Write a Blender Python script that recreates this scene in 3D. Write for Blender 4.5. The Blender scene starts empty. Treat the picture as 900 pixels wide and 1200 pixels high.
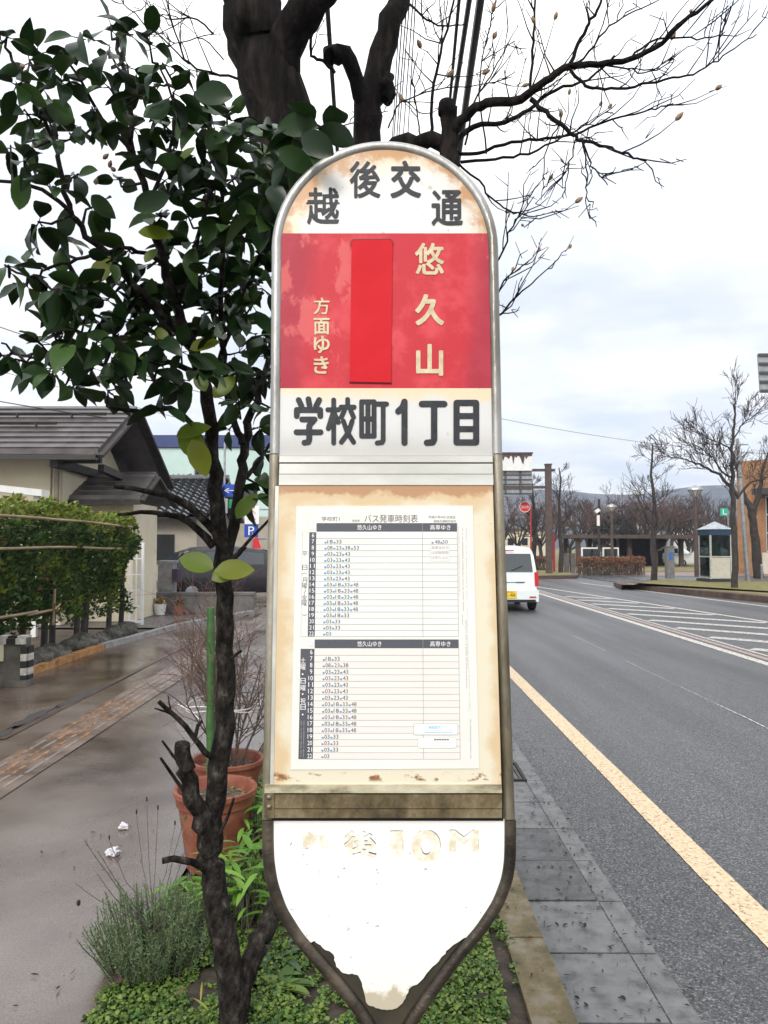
import bpy, bmesh, math, random
import numpy as np
from mathutils import Vector, Matrix, noise
from mathutils.geometry import tessellate_polygon
V = Vector
R = math.radians
rnd = random.Random(7)
sc = bpy.context.scene
C = sc.collection

# ------------------------------------------------------------------ camera, world, sun, exposure
CAM_H, PITCH, FPX = 1.5, R(2.5), 900.0
cam = bpy.data.objects.new('camera', bpy.data.cameras.new('camera')); C.objects.link(cam)
cam.location = (0, 0, CAM_H); cam.rotation_euler = (R(90) + PITCH, 0, 0)
cam.data.sensor_fit = 'VERTICAL'; cam.data.sensor_height = 24; cam.data.lens = 18
cam.data.clip_start = 0.05; cam.data.clip_end = 9000
sc.camera = cam
SUN_EL, SUN_AZ = R(38), R(200)          # azimuth clockwise from +Y: the veiled sun stands behind the camera
w = bpy.data.worlds.new('World'); sc.world = w; w.use_nodes = True
nt = w.node_tree; nt.nodes.clear()
def nd(t, **kw):
    n = nt.nodes.new(t)
    for k, v in kw.items(): setattr(n, k, v)
    return n
out = nd('ShaderNodeOutputWorld'); bg = nd('ShaderNodeBackground'); bg.inputs[1].default_value = 0.1
sky = nd('ShaderNodeTexSky', sky_type='NISHITA', sun_disc=False, sun_elevation=SUN_EL, sun_rotation=SUN_AZ, dust_density=2.0)
tc = nd('ShaderNodeTexCoord'); sep = nd('ShaderNodeSeparateXYZ'); nt.links.new(tc.outputs['Generated'], sep.inputs[0])
ad = nd('ShaderNodeMath', operation='ADD'); ad.inputs[1].default_value = 0.16; nt.links.new(sep.outputs[2], ad.inputs[0])
mx_ = nd('ShaderNodeMath', operation='MAXIMUM'); mx_.inputs[1].default_value = 0.05; nt.links.new(ad.outputs[0], mx_.inputs[0])
dv = nd('ShaderNodeVectorMath', operation='DIVIDE'); nt.links.new(tc.outputs['Generated'], dv.inputs[0])
cb = nd('ShaderNodeCombineXYZ'); [nt.links.new(mx_.outputs[0], cb.inputs[i]) for i in range(2)]; cb.inputs[2].default_value = 1
nt.links.new(cb.outputs[0], dv.inputs[1])
n1 = nd('ShaderNodeTexNoise'); n1.inputs['Scale'].default_value = 1.25; n1.inputs['Detail'].default_value = 6; n1.inputs['Roughness'].default_value = .52; n1.inputs['Distortion'].default_value = .25
nt.links.new(dv.outputs[0], n1.inputs[0])
r1 = nd('ShaderNodeValToRGB'); r1.color_ramp.elements[0].position = .42; r1.color_ramp.elements[1].position = .62
r1.color_ramp.elements[0].color = (.72,)*3+(1,); r1.color_ramp.elements[1].color = (1,)*4
nt.links.new(n1.outputs[0], r1.inputs[0])
n2 = nd('ShaderNodeTexNoise'); n2.inputs['Scale'].default_value = 2.3; n2.inputs['Detail'].default_value = 5
ofs = nd('ShaderNodeVectorMath', operation='ADD'); ofs.inputs[1].default_value = (3.1, 7.7, 0); nt.links.new(dv.outputs[0], ofs.inputs[0]); nt.links.new(ofs.outputs[0], n2.inputs[0])
r2 = nd('ShaderNodeValToRGB'); r2.color_ramp.elements[0].position = .36; r2.color_ramp.elements[1].position = .58
r2.color_ramp.elements[0].color = (.83, .87, .95, 1); r2.color_ramp.elements[1].color = (1.08, 1.075, 1.06, 1)
nt.links.new(n2.outputs[0], r2.inputs[0])
# overcast sky: the cloud deck is brightest overhead, dimmer towards the horizon
el = nd('ShaderNodeMapRange'); el.inputs[1].default_value = .30; el.inputs[2].default_value = 1.0; el.inputs[3].default_value = 7.8; el.inputs[4].default_value = 16.5; nt.links.new(sep.outputs[2], el.inputs[0])
lum = nd('ShaderNodeVectorMath', operation='SCALE'); nt.links.new(r2.outputs[0], lum.inputs[0]); nt.links.new(el.outputs[0], lum.inputs['Scale'])
mix = nd('ShaderNodeMixRGB'); nt.links.new(r1.outputs[0], mix.inputs[0]); nt.links.new(sky.outputs[0], mix.inputs[1]); nt.links.new(lum.outputs[0], mix.inputs[2])
nt.links.new(mix.outputs[0], bg.inputs[0]); nt.links.new(bg.outputs[0], out.inputs[0])
sun = bpy.data.objects.new('sun', bpy.data.lights.new('sun', 'SUN')); C.objects.link(sun)
sun.data.energy = 1.5; sun.data.angle = R(22); sun.data.color = (1, .96, .9)
sd = V((math.sin(SUN_AZ)*math.cos(SUN_EL), math.cos(SUN_AZ)*math.cos(SUN_EL), math.sin(SUN_EL)))
sun.rotation_euler = sd.to_track_quat('Z', 'Y').to_euler(); sun.location = sd*50
sc.view_settings.view_transform = 'Standard'; sc.view_settings.look = 'None'; sc.view_settings.exposure = 0.62; sc.view_settings.gamma = 1
sc.view_settings.use_curve_mapping = False

# ------------------------------------------------------------------ measuring: a place seen at (u, v) in the 900x1200 photo
def ray(u, v):
    u, v = float(u), float(v)
    F = V((0, math.cos(PITCH), math.sin(PITCH))); U = V((0, -math.sin(PITCH), math.cos(PITCH)))
    return F + (u-450)/FPX*V((1, 0, 0)) + (600-v)/FPX*U
O = V((0, 0, CAM_H))
def P(u, v, d): r = ray(u, v); return O + r*(d/r.y)          # at distance d along the street
def G(u, v, z=0.0): r = ray(u, v); return O + r*((z-CAM_H)/r.z)   # on the level z
ROAD = -0.12
LEAN = R(4.6)
EZ, EY = V((0, math.sin(LEAN), math.cos(LEAN))), V((0, math.cos(LEAN), -math.sin(LEAN)))
SC = P(452, 600, 1.28)
def S(u, v, off=0.0):                                         # on the leaning board of the bus stop
    r = ray(u, v); return O + r*(((SC + EY*off) - O).dot(EY)/r.dot(EY))

# ------------------------------------------------------------------ materials
def ramp(t, cols, pos=None):
    r = t.nodes.new('ShaderNodeValToRGB'); e = r.color_ramp.elements
    while len(e) < len(cols): e.new(.5)
    for i, c in enumerate(cols):
        e[i].position = pos[i] if pos else i/max(1, len(cols)-1); e[i].color = (*c, 1)
    return r
def base_mat(name, rough=.6, metal=0, spec=.5):
    m = bpy.data.materials.new(name); m.use_nodes = True
    b = m.node_tree.nodes['Principled BSDF']
    b.inputs['Roughness'].default_value = rough; b.inputs['Metallic'].default_value = metal
    b.inputs['Specular IOR Level'].default_value = spec
    return m, m.node_tree, b
def add_bump(t, b, vec, scale, strength, dist=.01, detail=4):
    n = t.nodes.new('ShaderNodeTexNoise'); n.inputs['Scale'].default_value = scale; n.inputs['Detail'].default_value = detail
    t.links.new(vec, n.inputs[0]); bp = t.nodes.new('ShaderNodeBump'); bp.inputs['Strength'].default_value = strength; bp.inputs['Distance'].default_value = dist
    t.links.new(n.outputs[0], bp.inputs['Height']); t.links.new(bp.outputs[0], b.inputs['Normal'])
def M(name, cols, rough=.6, metal=0, scale=5, bump=0, bscale=60, spec=.5, detail=5, pos=None, stretch=None, rvar=0, bdist=.01):
    m, t, b = base_mat(name, rough, metal, spec)
    if isinstance(cols[0], (int, float)): cols = [cols]
    co = t.nodes.new('ShaderNodeTexCoord'); vec = co.outputs['Object']
    if stretch:
        mp = t.nodes.new('ShaderNodeMapping'); mp.inputs['Scale'].default_value = stretch; t.links.new(vec, mp.inputs[0]); vec = mp.outputs[0]
    if len(cols) == 1: b.inputs['Base Color'].default_value = (*cols[0], 1)
    else:
        n = t.nodes.new('ShaderNodeTexNoise'); n.inputs['Scale'].default_value = scale; n.inputs['Detail'].default_value = detail; n.inputs['Roughness'].default_value = .62
        t.links.new(vec, n.inputs[0])
        r = ramp(t, cols, pos or [.34+.32*i/(len(cols)-1) for i in range(len(cols))]); t.links.new(n.outputs[0], r.inputs[0]); t.links.new(r.outputs[0], b.inputs['Base Color'])
        if rvar:
            mr = t.nodes.new('ShaderNodeMapRange'); mr.inputs[1].default_value = .35; mr.inputs[2].default_value = .65
            mr.inputs[3].default_value = rough-rvar; mr.inputs[4].default_value = rough+rvar
            t.links.new(n.outputs[0], mr.inputs[0]); t.links.new(mr.outputs[0], b.inputs['Roughness'])
    if bump: add_bump(t, b, vec, bscale, bump, bdist)
    return m
def ML(name, cols, rough=.4, spec=.5, trans=0):                # leaves: every leaf its own tint
    m, t, b = base_mat(name, rough, 0, spec)
    g = t.nodes.new('ShaderNodeNewGeometry'); r = ramp(t, cols); t.links.new(g.outputs['Random Per Island'], r.inputs[0]); t.links.new(r.outputs[0], b.inputs['Base Color'])
    if trans:
        tr = t.nodes.new('ShaderNodeBsdfTranslucent'); mxs = t.nodes.new('ShaderNodeMixShader'); mxs.inputs[0].default_value = trans
        t.links.new(r.outputs[0], tr.inputs[0]); t.links.new(b.outputs[0], mxs.inputs[1]); t.links.new(tr.outputs[0], mxs.inputs[2])
        t.links.new(mxs.outputs[0], t.nodes['Material Output'].inputs[0])
    return m
def glass_mat(name, col=(.6, .65, .65), alpha_mix=.7, rough=.02):
    m, t, b = base_mat(name, rough, 0, .5); b.inputs['Base Color'].default_value = (.01, .012, .012, 1)
    tr = t.nodes.new('ShaderNodeBsdfTransparent'); tr.inputs[0].default_value = (*col, 1); mxs = t.nodes.new('ShaderNodeMixShader'); mxs.inputs[0].default_value = alpha_mix
    t.links.new(b.outputs[0], mxs.inputs[1]); t.links.new(tr.outputs[0], mxs.inputs[2]); t.links.new(mxs.outputs[0], t.nodes['Material Output'].inputs[0])
    return m

# ------------------------------------------------------------------ building meshes
BASE = {}
class MB:
    def __init__(s): s.v, s.f, s.m, s.k = [], [], [], 0
    def face(s, pts, k=None):
        i = len(s.v); s.v += [tuple(p) for p in pts]; s.f.append(tuple(range(i, i+len(pts)))); s.m.append(s.k if k is None else k)
    def mesh(s, vs, fs, k=None):
        i = len(s.v); s.v += [tuple(p) for p in vs]; s.f += [tuple(i+j for j in f) for f in fs]; s.m += [s.k if k is None else k]*len(fs)
    def box(s, c, d, rz=0, k=None, rx=0, ry=0):
        m = Matrix.Rotation(rz, 3, 'Z') @ Matrix.Rotation(ry, 3, 'Y') @ Matrix.Rotation(rx, 3, 'X'); c = V(c)
        vs = [c + m @ V((x*d[0]/2, y*d[1]/2, z*d[2]/2)) for x in (-1, 1) for y in (-1, 1) for z in (-1, 1)]
        s.mesh(vs, [(0,1,3,2), (4,6,7,5), (0,4,5,1), (2,3,7,6), (0,2,6,4), (1,5,7,3)], k)
    def bar(s, a, b, wd, th, up=V((0, 0, 1)), k=None):          # straight rectangular bar from a to b
        a, b = V(a), V(b); d = (b-a).normalized(); x = d.cross(up).normalized(); y = x.cross(d)
        vs = [p + x*sx*wd/2 + y*sy*th/2 for p in (a, b) for sx in (-1, 1) for sy in (-1, 1)]
        s.mesh(vs, [(0,1,3,2), (4,6,7,5), (0,4,5,1), (2,3,7,6), (0,2,6,4), (1,5,7,3)], k)
    def tube(s, pts, rad, n=8, k=None, cap=True):
        pts = [V(p) for p in pts]
        if not hasattr(rad, '__len__'): rad = [rad]*len(pts)
        t0 = (pts[1]-pts[0]).normalized(); u = t0.orthogonal().normalized(); vs = []; prev = t0
        for i, p in enumerate(pts):
            t = (pts[min(i+1, len(pts)-1)] - pts[max(i-1, 0)]).normalized()
            u = (prev.rotation_difference(t) @ u); u = (u - t*u.dot(t)).normalized(); prev = t; w_ = t.cross(u)
            vs += [p + (u*math.cos(a) + w_*math.sin(a))*rad[i] for a in [2*math.pi*j/n for j in range(n)]]
        fs = [(i*n+j, i*n+(j+1) % n, (i+1)*n+(j+1) % n, (i+1)*n+j) for i in range(len(pts)-1) for j in range(n)]
        if cap: fs += [tuple(range(n-1, -1, -1)), tuple((len(pts)-1)*n+j for j in range(n))]
        s.mesh(vs, fs, k)
    def lathe(s, c, prof, n=32, k=None, axis=V((0, 0, 1))):     # prof: (radius, height) pairs
        c = V(c); q = V((0, 0, 1)).rotation_difference(axis)
        vs = [c + q @ V((r*math.cos(2*math.pi*j/n), r*math.sin(2*math.pi*j/n), z)) for r, z in prof for j in range(n)]
        s.mesh(vs, [(i*n+j, i*n+(j+1) % n, (i+1)*n+(j+1) % n, (i+1)*n+j) for i in range(len(prof)-1) for j in range(n)], k)
    def disc(s, c, r, axis, n=24, k=None):
        q = V((0, 0, 1)).rotation_difference(V(axis)); s.face([V(c) + q @ V((r*math.cos(2*math.pi*j/n), r*math.sin(2*math.pi*j/n), 0)) for j in range(n)], k)
    def slab(s, pts, dvec, k=None):                             # polygon pushed along dvec
        n = len(pts); pts = [V(p) for p in pts]; q = [p + dvec for p in pts]
        s.mesh(pts + q, [tuple(range(n)), tuple(range(2*n-1, n-1, -1))] + [(i, n+i, n+(i+1) % n, (i+1) % n) for i in range(n)], k)
    def build(s, name, mats, parent=None, base=None, smooth=None, fix=False):
        if not isinstance(mats, (list, tuple)): mats = [mats]
        b = BASE[parent.name] if parent else V(base) if base is not None else V((0, 0, 0))
        me = bpy.data.meshes.new(name)
        a = np.array(s.v, dtype=np.float64).reshape(-1, 3) - np.array(b)
        me.from_pydata(a.tolist(), [], s.f)
        for m in mats: me.materials.append(m)
        me.polygons.foreach_set('material_index', s.m)
        if fix:
            bm = bmesh.new(); bm.from_mesh(me); bmesh.ops.recalc_face_normals(bm, faces=bm.faces); bm.to_mesh(me); bm.free()
        if smooth is not None:
            me.polygons.foreach_set('use_smooth', [True]*len(me.polygons)); me.set_sharp_from_angle(angle=R(smooth))
        me.update()
        o = bpy.data.objects.new(name, me); C.objects.link(o)
        if parent: o.parent = parent; BASE[o.name] = b
        else: o.location = b; BASE[o.name] = b
        return o
def tag(o, label=None, cat=None, group=None, kind=None):
    if label: o['label'] = label
    if cat: o['category'] = cat
    if group: o['group'] = group
    if kind: o['kind'] = kind
    return o
def thing(name, label, cat, loc, group=None):
    o = bpy.data.objects.new(name, None); C.objects.link(o); o.location = loc; o.empty_display_size = .1; BASE[o.name] = V(loc)
    return tag(o, label, cat, group)
def copy_tree(o, loc, rz=0, scale=None, label=None, parent=None):
    c = o.copy(); C.objects.link(c)
    if parent: c.parent = parent
    else:
        c.location = loc; c.rotation_euler = (0, 0, rz)
        if scale: c.scale = scale if hasattr(scale, '__len__') else (scale,)*3
        if label: c['label'] = label
    for ch in list(o.children): copy_tree(ch, None, parent=c)
    return c

# ------------------------------------------------------------------ lettering
_tc = {}
def text_tris(body):
    if body in _tc: return _tc[body]
    cu = bpy.data.curves.new('t', 'FONT'); cu.body = body; cu.size = 1; cu.fill_mode = 'FRONT'; cu.resolution_u = 4
    o = bpy.data.objects.new('t', cu); C.objects.link(o); bpy.context.view_layer.update()
    me = bpy.data.meshes.new_from_object(o.evaluated_get(bpy.context.evaluated_depsgraph_get()))
    vs = np.array([v.co[:2] for v in me.vertices]).reshape(-1, 2); fs = [tuple(p.vertices) for p in me.polygons]
    bpy.data.objects.remove(o); bpy.data.curves.remove(cu); bpy.data.meshes.remove(me)
    _tc[body] = (vs, fs); return _tc[body]
def put_text(mb, body, u0, v0, u1, v1, fn, k=0, keep=False):      # text fitted into a box; fn maps (u, v) to a place
    vs, fs = text_tris(body)
    if len(vs) == 0: return
    lo, hi = vs.min(0), vs.max(0); q = (vs-lo)/np.maximum(hi-lo, 1e-6)
    mb.mesh([fn(u0+(u1-u0)*x, v1+(v0-v1)*y) for x, y in q], fs, k)
def trace(d, W, H, res, pad):
    a = d.astype(float)
    ny, nx = d.shape
    for _ in range(3): a = (a + np.roll(a, 1, 0) + np.roll(a, -1, 0))/3; a = (a + np.roll(a, 1, 1) + np.roll(a, -1, 1))/3
    a[0] = a[-1] = 0; a[:, 0] = a[:, -1] = 0
    T = {1: [(3,0)], 2: [(0,1)], 3: [(3,1)], 4: [(1,2)], 5: [(3,0),(1,2)], 6: [(0,2)], 7: [(3,2)], 8: [(2,3)], 9: [(2,0)], 10: [(0,1),(2,3)], 11: [(2,1)], 12: [(1,3)], 13: [(1,0)], 14: [(0,3)]}
    nxt = {}; L = .5
    for y in range(ny-1):
        for x in range(nx-1):
            c = (a[y,x] > L) | (a[y,x+1] > L) << 1 | (a[y+1,x+1] > L) << 2 | (a[y+1,x] > L) << 3
            c = int(c)
            for s_, e_ in T.get(c, ()):
                key = {0: ('h', x, y), 1: ('v', x+1, y), 2: ('h', x, y+1), 3: ('v', x, y)}
                nxt[key[s_]] = key[e_]
    def pt(k):
        o, x, y = k
        if o == 'h': f = (L-a[y,x])/(a[y,x+1]-a[y,x]); return ((x+f-pad)/res/W, (y-pad)/res/H)
        f = (L-a[y,x])/(a[y+1,x]-a[y,x]); return ((x-pad)/res/W, (y+f-pad)/res/H)
    loops = []
    while nxt:
        k0, _ = next(iter(nxt.items())); k, lp = k0, []
        while k in nxt: lp.append(pt(k)); k = nxt.pop(k)
        if len(lp) > 5: loops.append(lp[::2] if len(lp) > 40 else lp)
    flat = [p for l in loops for p in l]
    tris = tessellate_polygon([[V((x, y, 0)) for x, y in l] for l in loops])
    return flat, [tuple(t_) for t_ in tris]
def fat_glyph(ch, W, H, t, res=4.5):
    """rounded heavy gothic: the glyph thickened by t all round inside a W x H box; returns loops and triangles"""
    vs, fs = text_tris(ch); lo, hi = vs.min(0), vs.max(0); q = (vs-lo)/np.maximum(hi-lo, 1e-6)
    q = (q*np.array([W-2*t, H-2*t]) + t)*res; pad = 4
    nx, ny = int(W*res)+2*pad, int(H*res)+2*pad; q += pad
    g = np.zeros((ny, nx), bool); X, Y = np.meshgrid(np.arange(nx), np.arange(ny))
    for f in fs:
        p = q[list(f)]
        for i in range(1, len(p)-1):
            a, b, c = p[0], p[i], p[i+1]
            if (b[0]-a[0])*(c[1]-a[1])-(b[1]-a[1])*(c[0]-a[0]) < 0: b, c = c, b
            ins = np.ones_like(g)
            for s_, e_ in ((a, b), (b, c), (c, a)): ins &= ((e_[0]-s_[0])*(Y-s_[1])-(e_[1]-s_[1])*(X-s_[0])) >= -.5
            g |= ins
    r = t*res
    d = np.zeros_like(g)
    for dx in range(-int(r)-1, int(r)+2):
        for dy in range(-int(r)-1, int(r)+2):
            if dx*dx+dy*dy <= r*r: d |= np.roll(np.roll(g, dx, 1), dy, 0)
    return trace(d, W, H, res, pad)
def stroke_glyph(strokes, r, res=4.0):
    """round-ended pen strokes merged into one outline; strokes in their own units, each a polyline"""
    A = np.array([p for q in strokes for p in q], float); lo, hi = A.min(0)-r, A.max(0)+r; W, H = hi-lo; pad = 4
    ny, nx = int(H*res)+2*pad, int(W*res)+2*pad; X, Y = np.meshgrid((np.arange(nx)-pad)/res+lo[0], (np.arange(ny)-pad)/res+lo[1])
    d = np.zeros((ny, nx), bool)
    for q in strokes:
        for (ax, ay), (bx, by) in zip(q[:-1], q[1:]):
            l2 = (bx-ax)**2+(by-ay)**2; t = np.clip(((X-ax)*(bx-ax)+(Y-ay)*(by-ay))/l2, 0, 1)
            d |= (X-ax-t*(bx-ax))**2+(Y-ay-t*(by-ay))**2 <= r*r
    flat, tris = trace(d, W, H, res, pad)
    return [(lo[0]+x*W, lo[1]+y*H) for x, y in flat], tris
def put_glyph(mb, ch, u0, v0, u1, v1, t, fn, k=0):
    flat, tris = fat_glyph(ch, u1-u0, v1-v0, t)
    mb.mesh([fn(u0+(u1-u0)*x, v1+(v0-v1)*y) for x, y in flat], tris, k)

# ================================================================== THE SETTING: ground, road, pavement
m_soil = M('soil', [(.018, .013, .009), (.06, .045, .03)], .9, scale=14, bump=.6, bscale=90)
m_asphalt = M('wet_asphalt', [(.03, .03, .032), (.055, .055, .058), (.085, .083, .082)], .46, scale=170, bump=.5, bscale=260, detail=3, bdist=.004, pos=[.38, .52, .68])
def asphalt():
    m, t, b = base_mat('wet_asphalt', .45, 0, .5)
    co = t.nodes.new('ShaderNodeTexCoord').outputs['Object']
    a = t.nodes.new('ShaderNodeTexNoise'); a.inputs['Scale'].default_value = 95; a.inputs['Detail'].default_value = 3; a.inputs['Roughness'].default_value = .7; t.links.new(co, a.inputs[0])
    r = ramp(t, [(.012, .012, .013), (.045, .045, .048), (.062, .062, .064), (.24, .235, .225)], [.38, .47, .55, .68]); t.links.new(a.outputs[0], r.inputs[0])
    mp = t.nodes.new('ShaderNodeMapping'); mp.inputs['Scale'].default_value = (1.5, .12, 1); t.links.new(co, mp.inputs[0])
    l = t.nodes.new('ShaderNodeTexNoise'); l.inputs['Scale'].default_value = 1.1; l.inputs['Detail'].default_value = 4; t.links.new(mp.outputs[0], l.inputs[0])
    r2 = ramp(t, [(.8,)*3, (1.18,)*3], [.35, .65]); t.links.new(l.outputs[0], r2.inputs[0])
    mu = t.nodes.new('ShaderNodeMixRGB'); mu.blend_type = 'MULTIPLY'; mu.inputs[0].default_value = 1; t.links.new(r.outputs[0], mu.inputs[1]); t.links.new(r2.outputs[0], mu.inputs[2]); t.links.new(mu.outputs[0], b.inputs['Base Color'])
    mr = t.nodes.new('ShaderNodeMapRange'); mr.inputs[1].default_value = .35; mr.inputs[2].default_value = .65; mr.inputs[3].default_value = .50; mr.inputs[4].default_value = .40; t.links.new(l.outputs[0], mr.inputs[0]); t.links.new(mr.outputs[0], b.inputs['Roughness'])
    add_bump(t, b, co, 95, .8, .006, 3)
    return m
m_asphalt = asphalt()
def wet_pavement():
    m, t, b = base_mat('wet_pavement', .3, 0, .85)
    co = t.nodes.new('ShaderNodeTexCoord').outputs['Object']
    a = t.nodes.new('ShaderNodeTexNoise'); a.inputs['Scale'].default_value = .9; a.inputs['Detail'].default_value = 7; a.inputs['Roughness'].default_value = .55; t.links.new(co, a.inputs[0])
    r = ramp(t, [(.042, .026, .017), (.102, .073, .056), (.155, .127, .105)], [.36, .5, .66]); t.links.new(a.outputs[0], r.inputs[0])
    f = t.nodes.new('ShaderNodeTexNoise'); f.inputs['Scale'].default_value = 140; f.inputs['Detail'].default_value = 2; t.links.new(co, f.inputs[0])
    r2 = ramp(t, [(.72,)*3, (1.2,)*3], [.35, .65]); t.links.new(f.outputs[0], r2.inputs[0])
    mu = t.nodes.new('ShaderNodeMixRGB'); mu.blend_type = 'MULTIPLY'; mu.inputs[0].default_value = 1; t.links.new(r.outputs[0], mu.inputs[1]); t.links.new(r2.outputs[0], mu.inputs[2]); t.links.new(mu.outputs[0], b.inputs['Base Color'])
    wt = t.nodes.new('ShaderNodeTexNoise'); wt.inputs['Scale'].default_value = .55; wt.inputs['Detail'].default_value = 5; t.links.new(co, wt.inputs[0])
    mr = t.nodes.new('ShaderNodeMapRange'); mr.inputs[1].default_value = .4; mr.inputs[2].default_value = .6; mr.inputs[3].default_value = .10; mr.inputs[4].default_value = .34; t.links.new(wt.outputs[0], mr.inputs[0]); t.links.new(mr.outputs[0], b.inputs['Roughness'])
    add_bump(t, b, co, 120, .25, .003, 3)
    return m
m_pave = wet_pavement()
m_conc = M('wet_concrete', [(.045, .045, .045), (.115, .115, .114), (.16, .16, .156)], .5, scale=11, bump=.35, bscale=150, rvar=.15, bdist=.004)
m_kerb = M('mossy_kerb', [(.055, .05, .02), (.12, .09, .04), (.17, .15, .11)], .75, scale=9, bump=.5, bscale=80)
m_white_line = M('road_paint', [(.1, .095, .09), (.36, .34, .3), (.6, .57, .5)], .55, scale=26, bump=.3, bscale=120, detail=8, pos=[.34, .46, .58])
m_edge_line = M('cream_road_paint', [(.13, .11, .085), (.50, .37, .22), (.63, .49, .32)], .55, scale=42, bump=.4, bscale=120, detail=8, pos=[.33, .43, .56])
m_pink = M('worn_red_paint', [(.16, .12, .11), (.42, .3, .26)], .6, scale=30)
m_grass = M('winter_grass', [(.07, .07, .018), (.17, .14, .045), (.2, .19, .05)], .9, scale=6, bump=.8, bscale=60)
m_brick_walk = M('brick_walk', [(.16, .1, .08), (.24, .16, .13)], .45, scale=4)

def flat(name, pts, z, m, kind='structure'):
    b = MB(); b.face([(x, y, z) for x, y in pts]); o = b.build(name, m, base=(0, 0, 0)); return tag(o, kind=kind)
flat('ground', [(-900, -60), (900, -60), (900, 2500), (-900, 2500)], -.16, M('far_ground', [(.06, .055, .04), (.12, .11, .085)], .9, scale=.2))
flat('road', [(.6, -12), (70, -12), (70, 30.0), (26, 62), (12, 160), (.6, 160)], ROAD, m_asphalt)
# pavement on the left, a sheet with slight waves so that the wet reflections break up
def pavement():
    b = MB(); xs = np.linspace(-4.15, -.92, 15); ys = np.concatenate([np.linspace(-4, 12, 60), np.linspace(12.5, 90, 60)])
    vs = [(x, y, .004*noise.noise(V((x*1.3, y*.9, 0)))) for y in ys for x in xs]; n = len(xs)
    b.mesh(vs, [(j*n+i, j*n+i+1, (j+1)*n+i+1, (j+1)*n+i) for j in range(len(ys)-1) for i in range(n-1)])
    tag(b.build('pavement', m_pave, base=(0, 0, 0), smooth=60), kind='structure')
pavement()
# planting strip bed
b = MB()
xs = np.linspace(-.92, .462, 12); ys = np.linspace(-3, 60, 200); n = len(xs)
b.mesh([(x, y, -.012+.025*(1-abs((x+.23)/.7)**3)+.018*noise.noise(V((x*3, y*3, 1)))) for y in ys for x in xs], [(j*n+i, j*n+i+1, (j+1)*n+i+1, (j+1)*n+i) for j in range(len(ys)-1) for i in range(n-1)])
tag(b.build('planting_bed', m_soil, base=(0, 0, 0), smooth=60), kind='structure')
# kerb blocks (0.6 m each, 5 mm joints) and the gutter slabs with their lids
b = MB(); y = -3.0
while y < 60:
    dz = .004*rnd.uniform(-1, 1)
    b.box((.536, y+.2975, -.085+dz), (.146+rnd.uniform(-.004, .004), .595, .18)); y += .6
tag(b.build('kerb', m_kerb, base=(0, 0, 0)), kind='structure')
b = MB(); y = 2.67-.45*10
while y < 40:
    dz = .003*rnd.uniform(-1, 1); k = 1 if rnd.random() < .4 else 0
    b.box((.795, y+.2235, -.16+dz), (.346, .436, .09), k=k); b.box((1.029, y+.2235, -.16), (.104, .442, .086), k=0); y += .45
tag(b.build('gutter', [m_conc, M('old_concrete', [(.04, .041, .041), (.09, .092, .092)], .5, scale=12, bump=.4, bscale=150)], base=(0, 0, 0)), kind='structure')
b = MB(); b.face([(.61, -12, -.15), (1.09, -12, -.15), (1.09, 60, -.15), (.61, 60, -.15)])
tag(b.build('gutter_bed', M('gutter_dirt', (.006, .006, .005), .9), base=(0, 0, 0)), kind='structure')
# painted lines: edge line, outer lane line, hatched area
def strip(name, pts, m, z=ROAD+.004, kind='structure'): return flat(name, pts, z, m, kind)
b = MB(); ys = np.concatenate([np.arange(0, 9, .035), np.arange(9, 60, .5)]); rw = random.Random(2)
for y0_, y1_ in zip(ys[:-1], ys[1:]):
    j_ = [rw.uniform(-.002, .002) for _ in range(2)] if y0_ == 0 else e_; e_ = [rw.uniform(-.002, .002) for _ in range(2)]
    b.face([(1.545+j_[0], y0_, ROAD+.004), (1.695+j_[1], y0_, ROAD+.004), (1.695+e_[1], y1_, ROAD+.004), (1.545+e_[0], y1_, ROAD+.004)])
tag(b.build('edge_line', m_edge_line, base=(0, 0, 0)), kind='structure')
def gl(u, v): p = G(u, v, ROAD); return V((p.x, p.y))
lane = MB()
def ribbon(mb, pts, wd, k=0, z=ROAD+.004):
    for a, c in zip(pts[:-1], pts[1:]):
        a, c = V(a), V(c); d = (c-a).normalized(); nrm = V((-d.y, d.x))*wd/2
        mb.face([(*(a+nrm), z), (*(a-nrm), z), (*(c-nrm), z), (*(c+nrm), z)], k)
ribbon(lane, [(5.24, 2), (5.24, 62)], .15)
ribbon(lane, [(5.46, 2), (5.46, 62)], .12, 1)
ribbon(lane, [(5.62, 2), (5.62, 62)], .06, 0)
l2a, l2b = gl(631, 688), gl(900, 729); dl = (l2b-l2a)
ribbon(lane, [l2a-dl*.15, l2a, l2b, l2b+dl*.6], .14)
l3a, l3b = gl(680, 683), gl(900, 711); dl3 = l3b-l3a
ribbon(lane, [l3a, l3b, l3b+dl3], .14)
for y in np.arange(9, 26, 1.55):
    x1 = 5.75; p2 = None
    # the bar leaves the lane line and runs towards the camera until it meets the second line
    for s_ in np.arange(.1, 3.2, .05):
        q = V((x1+s_, y-.95*s_)); f = (q.y-l2a.y)/(dl.y) if dl.y else 0; xl = l2a.x+dl.x*f
        if q.x > xl-.14: break
        p2 = q
    if p2: ribbon(lane, [(x1, y), p2], .30, 2)
for ya_ in [q_ for q_ in np.arange(6.4, 13.5, .5) if rnd.random() < .75]: ribbon(lane, [(3.4+rnd.uniform(-.008, .008), ya_), (3.4+rnd.uniform(-.008, .008), ya_+.5)], rnd.uniform(.006, .018), 2)
tag(lane.build('lane_markings', [m_white_line, m_pink, M('nearly_worn_paint', [(.06, .06, .06), (.32, .3, .27), (.52, .5, .45)], .5, scale=18, detail=9, pos=[.36, .45, .58])], base=(0, 0, 0)), kind='structure')

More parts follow.
